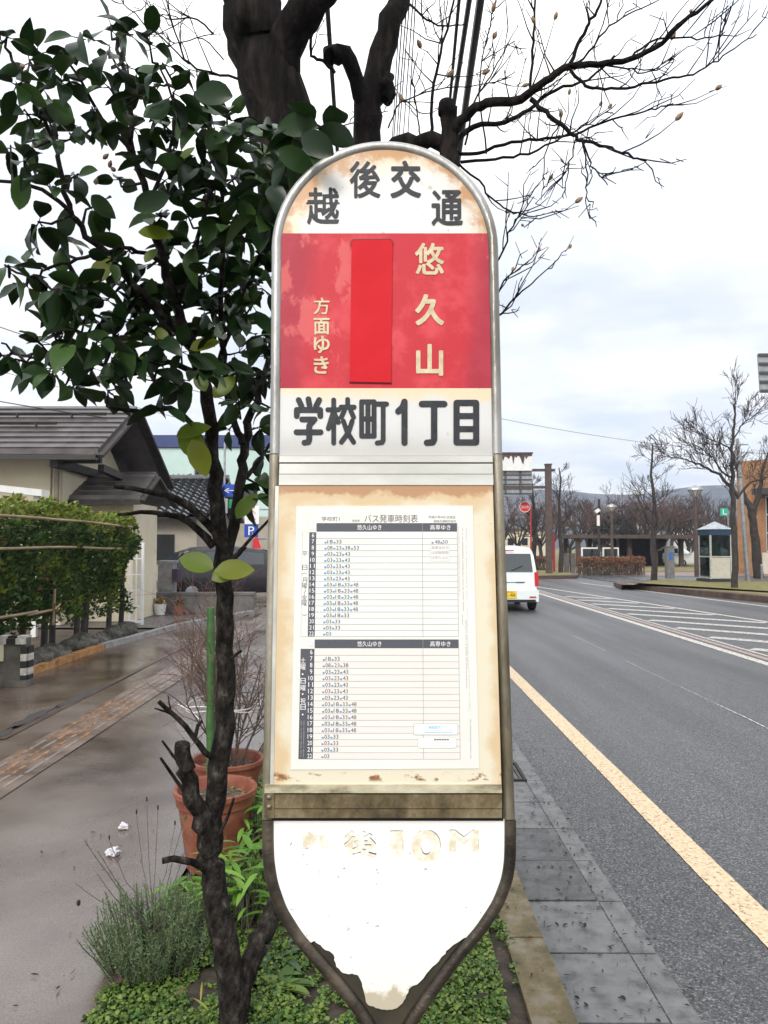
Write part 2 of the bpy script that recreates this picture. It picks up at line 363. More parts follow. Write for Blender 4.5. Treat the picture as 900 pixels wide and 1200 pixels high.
# brown joint band and dark wet patches in the pavement, raised guiding bars
m_tactile = M('worn_tactile', [(.13, .085, .06), (.26, .125, .055), (.36, .17, .07)], .3, scale=14, rvar=.1)
m_tactile_grey = M('faded_tactile', [(.16, .125, .105), (.25, .2, .17)], .35, scale=6)
b = MB(); y = 4.5
while y < 13.5:
    for i in range(4):
        for j in range(1):
            b.box((-2.60+.082*i, y+.145, .005), (.026, .25, .008), k=0 if (4.9 < y < 7.2 and rnd.random() < .75) else 1)
    y += .3
tag(b.build('tactile_bars', [m_tactile, m_tactile_grey], base=(0, 0, 0)), kind='structure')
b = MB(); b.face([(-2.66, 2, .006), (-2.27, 2, .006), (-2.27, 40, .006), (-2.66, 40, .006)])
tag(b.build('tactile_strip', M('tactile_base', [(.1, .075, .06), (.16, .115, .09)], .32, scale=3, rvar=.12), base=(0, 0, 0)), kind='structure')
b = MB(); b.face([(-3.0, 6, .006), (-2.93, 6, .006), (-2.93, 60, .006), (-3.0, 60, .006)])
tag(b.build('pavement_seam', M('seam', [(.035, .025, .02), (.09, .06, .045)], .4, scale=2), base=(0, 0, 0)), kind='structure')
m_patch = M('old_repair', [(.022, .018, .016), (.045, .037, .032)], .6, scale=40, bump=.4, bscale=160)
b = MB()
for cx, cy, a_, l_ in ((-3.04, 6.1, .055, .34), (-3.06, 6.75, .06, .42), (-3.02, 7.6, .06, .5), (-3.0, 5.15, .05, .22)):
    b.face([(cx+a_*math.cos(t)*(1+.8*noise.noise(V((cy, t*2.3, 0)))), cy+l_*math.sin(t)*(1+.5*noise.noise(V((t*2.1, cy, 2)))), .0075) for t in np.linspace(0, 2*math.pi, 50)[:-1]])
tag(b.build('pavement_repairs', m_patch, base=(0, 0, 0)), kind='structure')
# rusty and grey kerb along the plots on the left
b = MB()
for a_, c_, k in (((-4.13, 8.55), (-4.1, 11.2), 1), ((-4.35, 5.5), (-4.14, 8.3), 0), ((-4.1, 11.25), (-3.75, 14.2), 0), ((-3.75, 14.2), (-2.9, 17), 0)):
    b.bar((*a_, .03), (*c_, .03), .11, .09, k=k)
tag(b.build('plot_kerb', [M('grey_kerb', [(.2, .2, .2), (.34, .33, .31)], .6, scale=6, bump=.3), M('rusty_kerb', [(.13, .06, .02), (.36, .17, .05), (.45, .25, .1)], .6, scale=8, bump=.4)], base=(0, 0, 0)), kind='structure')
flat('plot_soil', [(-12, 2), (-4.15, 2), (-4.1, 14), (-12, 14)], -.02, M('plot_earth', [(.05, .04, .03), (.12, .09, .065)], .85, scale=4, bump=.5))
flat('parking_lot', [(-40, 14.2), (-4.1, 14.2), (-2.9, 17), (-.95, 20), (-.95, 60), (-40, 60)], -.01, M('lot_asphalt', [(.07, .065, .062), (.12, .11, .105)], .4, scale=3))

# traffic islands with grass and brown stone kerb
def island(name, top, h, m_side):
    z0 = ROAD-.01; b = MB(); n = len(top)
    cx = sum(p[0] for p in top)/n; cy = sum(p[1] for p in top)/n
    inn = [(x+(cx-x)*.02 + (.25 if x < cx else -.25), y+(.25 if y < cy else -.25)) for x, y in top]
    for i in range(n):
        j = (i+1) % n
        b.face([(*top[i], z0), (*top[j], z0), (*top[j], h), (*top[i], h)], 1)
        b.face([(*top[i], h), (*top[j], h), (*inn[j], h+.01), (*inn[i], h+.01)], 1)
    b.face([(*p, h+.01) for p in inn], 0)
    return tag(b.build(name, [m_grass, m_side], base=(0, 0, 0), fix=True), kind='structure')
m_isl = M('brown_kerb', [(.05, .03, .022), (.11, .068, .05)], .7, scale=3, bump=.3)
def gp(u, v, z=ROAD): p = G(u, v, z); return (p.x, p.y)
island('median_island', [gp(719, 687.5), gp(760, 692.5), gp(820, 698.5), gp(900, 706.5), (16.5, 15), (24, 15), (24, 29), gp(900, 680, .1), gp(760, 678, .1), gp(728, 684, .1)], .06, m_isl)
island('far_island', [gp(560, 679.5), gp(677, 678), gp(678, 675.2), gp(630, 672), gp(560, 672)], .04, m_isl)
flat('far_walk', [gp(668, 674.5, -.11), (31, 39), (60, 36), (60, 60), (10, 75), (4, 75), gp(628, 671, -.11)], -.105, m_brick_walk)
flat('park_lawn', [(-60, 62), (8, 62), (9, 47), (60, 47), (120, 40), (160, 300), (-160, 300)], -.09, M('park_grass', [(.1, .09, .03), (.2, .16, .06), (.16, .13, .07)], .9, scale=.6))
flat('side_street', [gp(679, 676, -.10), gp(735, 684, -.10), gp(760, 680.5, -.10), gp(700, 671, -.10)], -.10, M('wet_side_street', [(.06, .06, .062), (.09, .09, .092)], .22, scale=2))

# ================================================================== THE BUS STOP
def pos_z(v): return S(452, v).z
def stain_mat(name, base, stains, build_mask, rough=.35, speck=True):
    """weathered sheet: base colour, stain colours by noise inside a mask of the sheet's own edge distances"""
    m, t, b = base_mat(name, rough, 0, .5)
    co = t.nodes.new('ShaderNodeTexCoord').outputs['Object']; sx = t.nodes.new('ShaderNodeSeparateXYZ'); t.links.new(co, sx.inputs[0])
    def math_(op, a, c=None):
        n = t.nodes.new('ShaderNodeMath'); n.operation = op
        for i, q in enumerate((a, c)):
            if q is None: continue
            if isinstance(q, (int, float)): n.inputs[i].default_value = q
            else: t.links.new(q, n.inputs[i])
        return n.outputs[0]
    def rng(x, a, c, lo=0, hi=1):
        n = t.nodes.new('ShaderNodeMapRange'); n.inputs[1].default_value = a; n.inputs[2].default_value = c; n.inputs[3].default_value = lo; n.inputs[4].default_value = hi
        n.interpolation_type = 'SMOOTHSTEP'; t.links.new(x, n.inputs[0]); return n.outputs[0]
    def nz(scale, detail=5, off=0, stretch=(1, 1, 1)):
        mp = t.nodes.new('ShaderNodeMapping'); mp.inputs['Location'].default_value = (off, off*.7, off*.3); mp.inputs['Scale'].default_value = stretch; t.links.new(co, mp.inputs[0])
        n = t.nodes.new('ShaderNodeTexNoise'); n.inputs['Scale'].default_value = scale; n.inputs['Detail'].default_value = detail; n.inputs['Roughness'].default_value = .62; t.links.new(mp.outputs[0], n.inputs[0]); return n.outputs[0]
    col = None
    for c, mask in build_mask(sx.outputs, math_, rng, nz):
        mx = t.nodes.new('ShaderNodeMixRGB'); t.links.new(mask, mx.inputs[0])
        if col is None: mx.inputs[1].default_value = (*base, 1)
        else: t.links.new(col, mx.inputs[1])
        mx.inputs[2].default_value = (*c, 1); col = mx.outputs[0]
    t.links.new(col, b.inputs['Base Color'])
    return m
foot = S(455, 600); foot = foot - EZ*(foot.z/EZ.z); foot.z = 0
busstop = thing('bus_stop_sign', 'tall round-topped bus stop sign with red destination panel and printed timetable in a steel frame', 'bus stop sign', foot)
FZ = lambda v: S(452, v).z - foot.z
FX = lambda u, v: S(u, v).x - foot.x
m_steel = M('dull_steel', [(.16, .15, .13), (.32, .315, .3), (.44, .435, .42)], .4, .7, scale=9, stretch=(1, 1, .25), bump=.12, bscale=120, rvar=.12)
m_brass = M('weathered_brass', [(.045, .035, .018), (.15, .115, .06), (.26, .21, .12)], .5, .45, scale=16, stretch=(1, 1, .5), bump=.25, bscale=120)
m_side = M('tarnished_tube', [(.1, .085, .055), (.23, .2, .14), (.36, .33, .27)], .45, .6, scale=12, stretch=(1, 1, .3), bump=.15, bscale=120)
m_dark_tube = M('dark_bronze_tube', [(.02, .016, .012), (.05, .04, .03), (.11, .09, .065)], .42, .5, scale=14, bump=.2, bscale=110)
m_alu = M('weathered_alloy', [(.42, .42, .38), (.62, .62, .58)], .4, .35, scale=10, stretch=(.3, 1, 1))
m_black = M('black_gap', (.012, .011, .01), .7)

def circ(u, off=0): return u
RT = .0092
# upper hoop
pts = [S(322.5, 532.5), S(323.2, 480), S(323.6, 420), S(324, 360), S(324.6, 310)]
pts += [S(451-126.6*math.cos(a), 293-121*math.sin(a)) for a in np.linspace(.02, math.pi-.02, 40)]
pts += [S(578, 310), S(579, 360), S(580.2, 420), S(581.2, 480), S(582, 532.5)]
b = MB(); b.tube(pts, RT, 14); b.build('hoop', m_steel, busstop, smooth=50)
# side tubes from the joint down to the lower sleeve
for a_, c_ in (((322, 533.5), (313.6, 959)), ((582.3, 533.5), (596.8, 959))):
    b = MB(); b.tube([S(*a_), S((a_[0]+c_[0])/2, 746), S(*c_)], RT*.97, 14); b.build('side_tube', m_side, busstop, smooth=50)
# lower dark tubes that curve into the post
cw = lambda x, y: (290+x/2.727, 880+y/2.727)
Lp = [(66, 218), (66, 280), (68, 350), (80, 425), (110, 510), (160, 590), (220, 662), (295, 747), (355, 822), (395, 885), (422, 940)]
Rp = [(839, 218), (839, 280), (838, 350), (829, 410), (799, 488), (745, 570), (670, 657), (598, 755), (545, 830), (510, 885), (486, 940)]
def smooth_path(pts, n=60):
    d = [0]
    for i in range(1, len(pts)): d.append(d[-1]+math.dist(pts[i], pts[i-1]))
    p = np.array(pts, float); s_ = np.linspace(0, d[-1], n); x = np.interp(s_, d, p[:, 0]); y = np.interp(s_, d, p[:, 1])
    k = np.array([1, 2, 3, 2, 1.])/9
    xs = np.convolve(np.pad(x, 2, 'edge'), k, 'valid'); ys = np.convolve(np.pad(y, 2, 'edge'), k, 'valid'); xs[0], ys[0], xs[-1], ys[-1] = x[0], y[0], x[-1], y[-1]
    return list(zip(xs, ys))
Ls, Rs = smooth_path(Lp), smooth_path(Rp)
for q in (Ls, Rs):
    b = MB(); b.tube([S(*cw(*p)) for p in q], .0098, 14); b.build('lower_tube', m_dark_tube, busstop, smooth=50)
# post to the ground
pt = S(*cw(454, 925)); b = MB(); b.tube([pt + EZ*.02, pt - EZ*.1, foot + EZ*.02 + V((.004, 0, 0)), foot - EZ*.12], .024, 18); b.build('post', m_dark_tube, busstop, smooth=50)
b = MB(); b.lathe(pt - EZ*.06, [(.0, .07), (.034, .06), (.036, .0), (.027, -.03), (.0, -.03)], 20); b.build('collar', m_dark_tube, busstop, smooth=40)

# --- upper panel: white arch, red band, white strip
def arch_mask(o, ma, rng, nz):
    cx, cz = FX(451, 293), FZ(293); a_ = abs(FX(322, 293)-FX(451, 293)); h_ = FZ(172)-FZ(293)
    x = ma('DIVIDE', ma('SUBTRACT', o[0], cx), a_); z = ma('DIVIDE', ma('SUBTRACT', o[2], cz), h_)
    r = ma('SQRT', ma('ADD', ma('MULTIPLY', x, x), ma('MULTIPLY', z, z)))
    n = nz(11, 7); k = rng(ma('ADD', r, ma('MULTIPLY', n, .9)), 1.1, 1.5)
    n_ = nz(26, 7, 3.3); k2 = ma('MULTIPLY', rng(ma('ADD', r, ma('MULTIPLY', n_, .8)), 1.18, 1.38), .9)
    yield (.66, .48, .25), ma('MULTIPLY', k, .85)
    yield (.42, .2, .06), k2
    yield (.3, .24, .17), ma('MULTIPLY', rng(nz(55, 4, 9), .64, .7), .5)
m_arch = stain_mat('stained_white_enamel', (.66, .655, .63), None, arch_mask)
def low_mask(o, ma, rng, nz):
    z = ma('SUBTRACT', FZ(455), o[2]); k = rng(ma('SUBTRACT', ma('MULTIPLY', nz(13, 6, 5), .09), z), .015, .04)
    yield (.68, .56, .36), ma('MULTIPLY', k, .9)
    zb = ma('SUBTRACT', o[2], FZ(533)); yield (.42, .41, .38), ma('MULTIPLY', rng(ma('ADD', zb, ma('MULTIPLY', nz(9, 5), -.05)), .03, -.025), .75)
    yield (.3, .25, .2), ma('MULTIPLY', rng(nz(48, 4, 2), .66, .72), .5)
m_low = stain_mat('grimy_white_enamel', (.60, .60, .585), None, low_mask)
def red_mask(o, ma, rng, nz):
    cx = FX(451, 364); a_ = abs(FX(328, 364)-cx)
    x = ma('DIVIDE', ma('ABSOLUTE', ma('SUBTRACT', o[0], cx)), a_)
    yield (.58, .055, .068), rng(nz(16, 7, 1), .42, .66)
    yield (.30, .022, .045), ma('MULTIPLY', rng(ma('ADD', x, ma('MULTIPLY', nz(7, 6, 4, (1, 1, .35)), .6)), .95, 1.22), .72)
    yield (.64, .13, .125), ma('MULTIPLY', rng(nz(9, 8, 7.3, (1, 1, .6)), .57, .61), .6)
    yield (.22, .02, .03), ma('MULTIPLY', rng(nz(60, 4, 12), .66, .74), .5)
m_red = stain_mat('faded_red_enamel', (.48, .022, .034), None, red_mask, .5); m_red.node_tree.nodes['Principled BSDF'].inputs['Specular IOR Level'].default_value = .25
OF = -.004
b = MB()
arch = [S(451-124*math.cos(a), 293-118*math.sin(a), OF) for a in np.linspace(0, math.pi, 40)]
b.face([S(327, 273.4, OF)] + [p for p in arch if p.z > S(451, 272.6, OF).z] + [S(575.5, 273.4, OF)], 0)
b.face([S(326.4, 273.4, OF), S(575.5, 273.4, OF), S(578.6, 455, OF), S(325, 455, OF)], 1)
b.face([S(325, 455, OF), S(578.6, 455, OF), S(579.5, 534, OF), S(325, 534, OF)], 2)
bk = [S(451-124*math.cos(a), 293-118*math.sin(a), .004) for a in np.linspace(0, math.pi, 40)] + [S(579, 534, .004), S(325, 534, .004)]
b.face(list(reversed(bk)), 0)
panel = b.build('upper_panel', [m_arch, m_red, m_low], busstop, fix=False)
on = lambda off: (lambda u, v: S(u, v, off))
m_slate = M('slate_lettering', [(.012, .014, .018), (.028, .032, .038)], .5, scale=60, spec=.3)
m_cream = M('aged_cream_lettering', [(.46, .37, .21), (.62, .54, .36)], .5, scale=70)
def letters(name, m, rows, off, parent=panel):
    b = MB()
    for ch, u0, v0, u1, v1, t in rows: put_glyph(b, ch, u0, v0, u1, v1, t, on(off))
    return b.build(name, m, parent)
letters('company_name', m_slate, [('越', 359.5, 219.5, 397.5, 263, .8), ('後', 409.5, 188.5, 446, 232, .85), ('交', 457.5, 188, 493.5, 232, 1.2), ('通', 505.5, 222.5, 542.5, 264.5, .9)], OF-.0012)
c1 = lambda x, y: S(300+x/3, 150+y/3, OF-.0012)
NAME = [([[(150,956),(160,978)],[(184,953),(188,975)],[(222,956),(211,978)],[(143,1012),(143,991),(226,991),(226,1012)],[(162,1024),(206,1024),(187,1046),(187,1096),(184,1104),(170,1106)],[(142,1069),(227,1069)]], 10),
 ([[(252,990),(290,990)],[(273,956),(273,1107)],[(271,1000),(254,1056)],[(276,1004),(289,1034)],[(322,954),(322,974)],[(299,981),(345,981)],[(310,994),(300,1016)],[(333,994),(343,1016)],[(338,1030),(326,1068),(300,1104)],[(307,1030),(320,1068),(343,1104)]], 8.6),
 ([[(371,962),(371,1083),(415,1083),(415,962),(371,962)],[(393,962),(393,1083)],[(371,1022),(415,1022)],[(428,970),(459,970)],[(447,970),(447,1098),(443,1105),(426,1107)]], 8.6),
 ([[(522,962),(522,1106)],[(522,962),(516,980),(500,996)]], 11),
 ([[(583,970),(662,970)],[(626,970),(626,1096),(621,1105),(601,1106)]], 11),
 ([[(705,966),(705,1105),(774,1105),(774,966),(705,966)],[(705,1012),(774,1012)],[(705,1058),(774,1058)]], 10.5)]
b = MB()
for st_, r_ in NAME:
    fl, tr = stroke_glyph(st_, r_, 1.2); b.mesh([c1(x, y) for x, y in fl], tr)
b.build('stop_name', m_slate, panel)
for q_ in [('悠', 486, 284.5, 520.5, 322, .75), ('久', 486.5, 344.5, 520.5, 381.5, 1.3), ('山', 487.5, 403, 519.5, 440.5, 1.2), ('方', 367.5, 348.5, 386.5, 368.5, .35), ('面', 367.5, 372.5, 386.5, 392, .45), ('ゆ', 367.5, 393.5, 386.5, 414, .5), ('き', 367.5, 417.5, 385.5, 438, .5)]: letters('painted_character', m_cream, [q_], OF-.0012)
b = MB(); st = [(412, 284), (414, 281.5), (457, 281), (460, 284.5), (458.3, 448.3), (410, 447.2)]
b.slab([S(u, v, OF-.0032) for u, v in st], EY*.003, 0)
b.build('red_sticker', M('bright_red_vinyl', [(.50, .007, .014), (.56, .011, .02)], .55, scale=14, spec=.15), panel, fix=True)
b = MB(); b.slab([S(u, v, OF-.0021) for u, v in ((411, 283), (413.5, 280.3), (458, 279.8), (461, 283.6), (460.2, 288), (411, 288))], EY*.002)
b.build('sticker_grime', M('grime_edge', (.12, .01, .015), .7), panel, fix=True); b = MB(); b.slab([S(u, v, OF-.0021) for u, v in ((409.6, 446), (459, 447), (459, 449.4), (409.4, 448.4))], EY*.002)
b.build('sticker_grime', bpy.data.materials['grime_edge'], panel, fix=True)

# --- rails, timetable case
b = MB()
def rail(mb, v0, v1, u0, u1, y0, y1, k=0): # box between two picture rows on the board, standing y0..y1 before it
    mb.slab([S(u0, v0, y0), S(u1, v0, y0), S(u1+.3, v1, y0), S(u0-.3, v1, y0)], EY*(y1-y0), k)
rail(b, 534.2, 541.6, 327.5, 577.2, -.012, .004)
rail(b, 543.4, 555.2, 327.5, 577.4, -.0125, .004); rail(b, 555.8, 568.4, 327, 578, -.0115, .004)
b.build('top_rail', m_alu, busstop, fix=True)
b = MB(); b.slab([S(326, 533, -.003), S(579, 533, -.003), S(590, 962, -.003), S(318, 962, -.003)], EY*.008); b.build('back_plate', m_black, busstop, fix=True)
def cream_mask(o, ma, rng, nz):
    z = ma('SUBTRACT', FZ(569), o[2]); xl = ma('SUBTRACT', o[0], FX(325, 750)); xr = ma('SUBTRACT', FX(584, 750), o[0])
    n = nz(12, 6, 2); d = ma('MINIMUM', ma('MULTIPLY', z, .9), ma('ADD', ma('MINIMUM', xl, ma('MULTIPLY', xr, 1.5)), .012))
    yield (.58, .42, .23), ma('MULTIPLY', rng(ma('SUBTRACT', ma('MULTIPLY', n, .115), d), .010, .045), .85)
    yield (.36, .16, .07), ma('MULTIPLY', rng(ma('SUBTRACT', ma('MULTIPLY', nz(22, 7, 8), .05), z), .006, .015), .75)
    zb = ma('SUBTRACT', o[2], FZ(919)); k = ma('MULTIPLY', rng(ma('ABSOLUTE', ma('SUBTRACT', zb, .014)), .009, .003), rng(nz(45, 5, 3, (.6, 1, 1)), .52, .6))
    yield (.25, .11, .04), k
    yield (.45, .28, .14), ma('MULTIPLY', rng(nz(70, 3, 6), .68, .74), .6)
m_board = stain_mat('yellowed_board', (.66, .615, .475), None, cream_mask)
b = MB(); b.slab([S(327, 569, -.010), S(577.5, 569, -.010), S(587.6, 919.3, -.010), S(321, 919.3, -.010)], EY*.012)
case = b.build('timetable_board', m_board, busstop, fix=True)
b = MB(); b.slab([S(322.6, 569.5, -.0085), S(326.8, 569.5, -.0085), S(320.8, 919, -.0085), S(316.5, 919, -.0085)], EY*.012); b.build('side_channel', m_alu, busstop, fix=True)
b = MB(); rail(b, 919.8, 929.4, 310.2, 588, -.0135, .003); b.build('bottom_rail', M('dirty_cream_rail', [(.13, .11, .06), (.42, .38, .26), (.56, .52, .4)], .5, scale=30, stretch=(.4, 1, 1)), busstop, fix=True)
b = MB(); rail(b, 931, 947.4, 310, 588, -.0120, .003); rail(b, 948.4, 958.6, 310, 588, -.0135, .003); b.build('brass_rail', m_brass, busstop, fix=True)
br = MB(); rail(br, 929.9, 958.8, 310.3, 321, -.0150, -.0138); bro = br.build('end_bracket', m_brass, busstop, fix=True)
for v in (934.3, 945.3):
    b = MB(); b.lathe(S(315.2, v, -.0150), [(.0042, 0), (.004, .002), (.0024, .0034), (0, .0038)], 12, axis=-EY); b.build('rivet', m_side, bro, smooth=60)

# --- the printed timetable: one sheet with its printing
m_paper = M('printed_paper', [(.68, .67, .62), (.735, .725, .685)], .4, scale=8)
m_ink = M('dark_ink', (.07, .075, .09), .5); m_grey = M('grey_ink', (.33, .33, .32), .5); m_pwhite = M('reversed_white', (.82, .82, .8), .5)
m_blue = M('blue_ink', (.12, .27, .5), .5); m_tint_b = M('pale_green_tint', (.665, .705, .675), .45); m_tint_r = M('pale_pink_tint', (.73, .66, .615), .45); m_cyan = M('cyan_ink', (.05, .4, .72), .5); m_note = M('pale_grey_ink', (.5, .5, .49), .5)
INK, GREY, WHT, BLU, TB, TR, CY, NT, PAP = 1, 2, 3, 4, 5, 6, 7, 8, 0
pb = MB()
ct = lambda x, y: (300+x/3, 530+y/3)            # picture scale of the study crop (3x)
def PT(off): return lambda x, y: S(*ct(x, y), off)
p1, p2, p3, p4 = PT(-.0112), PT(-.01135), PT(-.0115), PT(-.01165)
pb.slab([p1(142, 190), p1(762, 188), p1(785, 1112), p1(122, 1116)], EY*.001, PAP)
def quad(fn, x0, y0, x1, y1, k, sl=0.0, sr=0.0): # the sheet widens downwards with the leaning board
    pb.face([fn(x0, y0), fn(x1, y0), fn(x1+sr, y1), fn(x0+sl, y1)], k)
def edge(y, xa, xb): return xa+(xb-xa)*(y-250)/(1080-250)
LX = lambda y: edge(y, 213, 200); RX = lambda y: edge(y, 707, 718); HX = lambda y: edge(y, 188, 176); DX = lambda y: edge(y, 585, 589)
def tx(s_, x0, y0, x1, y1, k, fn=p3): put_text(pb, s_, x0, y0, x1, y1, fn, k)
# weekday block
for (top, hb, y_first, y_last, tint) in ((249, 279, 281, 648, TB), (658, 689, 691, 1079, TR)):
    pb.face([p2(LX(top), top), p2(RX(top), top), p2(RX(hb), hb), p2(LX(hb), hb)], INK)
    n = 17; dy = (y_last-y_first)/n
    wk = tint == TB
    for i in range(n):
        y0 = y_first+i*dy; y1 = y0+dy
        if i % 2 == 0: pb.face([p2(LX(y0), y0+.5), p2(RX(y0), y0+.5), p2(RX(y1), y1-.6), p2(LX(y1), y1-.6)], tint)
        pb.face([p3(LX(y1), y1-.8), p3(RX(y1), y1-.8), p3(RX(y1), y1+.6), p3(LX(y1), y1+.6)], GREY)
        tx(str(6+i), HX(y0)+(9 if i < 4 else 4), y0+3.6, HX(y0)+(17 if i < 4 else 20), y1-3.6, WHT, p4)
    pb.face([p2(HX(y_first), y_first), p2(LX(y_first)-.5, y_first), p2(LX(y_last)-.5, y_last), p2(HX(y_last), y_last)], INK)
    for f_, w_ in ((DX, 1.6), (RX, 1.6)):
        pb.face([p3(f_(top)-w_/2, top if f_ is RX else hb), p3(f_(top)+w_/2, top if f_ is RX else hb), p3(f_(y_last)+w_/2, y_last), p3(f_(y_last)-w_/2, y_last)], GREY)
    pb.face([p3(DX(top)-.5, top), p3(DX(top)+.5, top), p3(DX(hb)+.5, hb), p3(DX(hb)-.5, hb)], GREY)
    tx('悠久山ゆき', 356, top+6, 441, hb-6, WHT, p4); tx('高専ゆき', 612, top+6, 684, hb-6, WHT, p4)
    # dial symbol left of the header
    cx_, cy_ = HX(top)+12, (top+hb)/2-4
    pb.face([p2(cx_+12*math.cos(a), cy_+14*math.sin(a)) for a in np.linspace(2*math.pi, 0, 20)[:-1]], NT); pb.face([p3(cx_+10.4*math.cos(a), cy_+12.2*math.sin(a)) for a in np.linspace(2*math.pi, 0, 20)[:-1]], WHT)
    tx('5', cx_-4, cy_-7, cx_+6, cy_+9, NT, p4)
    times = {7: '18 33', 8: '08 23 38 53' if wk else '08 23 38'}
    for h in range(9, 14): times[h] = '03 23 43'
    for h in range(14, 19): times[h] = '03 18 33 48'
    times[19] = '03 18 33' if wk else '03 33'; times[20] = times[21] = '03 33'; times[22] = '03'
    for h, s_ in times.items():
        y0 = y_first+(h-6)*dy; x0 = LX(y0)+30
        for j, q in enumerate(s_.split()):
            x = x0+j*31
            tx(q, x+9, y0+5, x+27, y0+dy-3.6, INK, p4); pb.face([p4(x-1, y0+dy-10), p4(x+6.5, y0+dy-10), p4(x+6.5, y0+dy-4), p4(x-1, y0+dy-4)], BLU)
# the day labels
pb.face([p2(163, 280), p2(HX(280)-1, 280), p2(HX(648)-1, 648), p2(157, 648)], GREY); pb.face([p3(164.2, 281), p3(HX(280)-1, 281), p3(HX(648)-1, 647), p3(158.2, 647)], PAP)
for ch, y, h_ in (('平', 348, 18), ('日', 396, 18), ('（', 424, 10), ('月', 440, 19), ('曜', 460, 19), ('～', 483, 16), ('金', 501, 19), ('曜', 521, 19), ('）', 564, 10)):
    if ch in '（）～':
        if ch == '～': pts_ = [(171.5+3*math.sin(t*2*math.pi), y+t*h_) for t in np.linspace(0, 1, 9)]
        else: s_ = -1 if ch == '（' else 1; pts_ = [(170.5+8*t, y+5+s_*5*(1-t*t)) for t in np.linspace(-1, 1, 9)]
        for a_, c_ in zip(pts_[:-1], pts_[1:]):
            dx_, dy_ = c_[0]-a_[0], c_[1]-a_[1]; l_ = math.hypot(dx_, dy_); nx_, ny_ = -dy_/l_*.9, dx_/l_*.9
            pb.face([p4(a_[0]+nx_, a_[1]+ny_), p4(a_[0]-nx_, a_[1]-ny_), p4(c_[0]-nx_, c_[1]-ny_), p4(c_[0]+nx_, c_[1]+ny_)], INK)
    else: tx(ch, 163-(y-340)*.012, y, 181-(y-340)*.012, y+h_, INK, p4)
pb.face([p2(157, 691), p2(HX(691), 691), p2(HX(1079), 1079), p2(149, 1079)], INK)
for ch, y in (('土', 722), ('曜', 745), ('・', 774), ('日', 794), ('曜', 818), ('・', 844), ('祝', 864), ('日', 886), ('・', 916)):
    if ch == '・': pb.face([p4(164+3*math.cos(a), y+6+3*math.sin(a)) for a in np.linspace(2*math.pi, 0, 10)[:-1]], WHT)
    else: tx(ch, 156.5, y, 174.5, y+20, WHT, p4)
def tiny_column(x, y0, y1, wd, k, seed, sl=0.0):      # print too small to read: a column of marks
    r_ = random.Random(seed); y = y0
    while y < y1:
        h_ = r_.uniform(2.2, 4.2)
        if r_.random() < .88:
            a_ = x+sl*(y-y0); pb.face([p4(a_, y), p4(a_+wd*r_.uniform(.6, 1), y), p4(a_+wd*r_.uniform(.6, 1), y+h_*.6), p4(a_, y+h_*.6)], k)
        y += h_+1
for i in range(2): tiny_column(158+9*i, 945, 1070, 4, GREY, i, -.015)
for x, y0, y1, s_ in ((711, 258, 505, 1), (724, 262, 560, 2), (737, 262, 520, 3), (724, 570, 605, 4), (741, 540, 760, 5), (736, 590, 830, 6), (748, 760, 905, 7), (752, 935, 1075, 8)): tiny_column(x, y0, y1, 4.2, NT if s_ % 2 else GREY, s_, .012)
tx('学校町1', 231, 226, 294, 242, INK); tx('バス発車時刻表', 381, 219, 569, 250-3, INK)
for i in range(3): pb.face([p3(339+9*i, 237), p3(346+9*i, 237), p3(346+9*i, 244), p3(339+9*i, 244)], GREY)
tx('平成31年4月1日改正', 606, 223, 702, 233, INK); tx('越後交通株式会社', 625, 238, 704, 246.5, INK)
tx('48', 628, 309, 646, 321, INK); tx('50', 656, 309, 674, 321, INK)
for x in (617, 648): pb.face([p4(x, 315), p4(x+7, 315), p4(x+7, 321), p4(x, 321)], BLU)
for x0, y0, x1, y1, k, fn in ((613, 325, 680, 383, NT, p3), (614, 326, 679, 382, PAP, p4)): pb.face([fn(x0, y0), fn(x1, y0), fn(x1, y1), fn(x0, y1)], k)
p5, p6 = PT(-.0118), PT(-.01195)
for i, s_ in enumerate(('高専休校日', 'は試験期間', 'は悠久山止')): tx(s_, 617, 330+17*i, 676, 341+17*i, GREY, p5)
pb.build('timetable_sheet', [m_paper, m_ink, m_grey, m_pwhite, m_blue, m_tint_b, m_tint_r, m_cyan, m_note], case)
# two small stickers on the sheet
def rr(x0, y0, x1, y1, r): return [(x1-r+r*math.cos(a), y0+r-r*math.sin(a)) if q == 0 else (x0+r-r*math.sin(a), y0+r-r*math.cos(a)) if q == 1 else (x0+r-r*math.cos(a), y1-r+r*math.sin(a)) if q == 2 else (x1-r+r*math.sin(a), y1-r+r*math.cos(a)) for q in range(4) for a in np.linspace(0, math.pi/2, 5)]
for x0, y0, x1, y1, main in ((554, 954, 710, 994, True), (569, 1004, 704, 1040, False)):
    s5 = MB(); s5.face([p5(x, y) for x, y in rr(x0, y0, x1, y1, 5)], 0); s5.face([p6(x, y) for x, y in rr(x0+1.6, y0+1.6, x1-1.6, y1-1.6, 4)], 1); p7 = PT(-.0121)
    if main:
        put_text(s5, '路線案内バス', 606, 961, 672, 973, p7, 2)
        for i in range(16): s5.face([p7(598+6*i, 977), p7(602+6*i, 977), p7(602+6*i, 980.5), p7(598+6*i, 980.5)], 3)
        s5.face([p7(592, 984.5), p7(690, 985), p7(690, 987.3), p7(592, 986.8)], 2)
    else:
        for i in range(6): s5.face([p7(626+9*i, 1008), p7(633+9*i, 1008), p7(633+9*i, 1013), p7(626+9*i, 1013)], 4)
        for j in range(3):
            for i in range(11): s5.face([p7(624+6*i, 1018+6*j), p7(628+6*i, 1018+6*j), p7(628+6*i, 1021+6*j), p7(624+6*i, 1021+6*j)], 3)
    s5.build('notice_sticker', [m_grey if main else m_note, m_pwhite, m_cyan, m_note, m_ink], case)

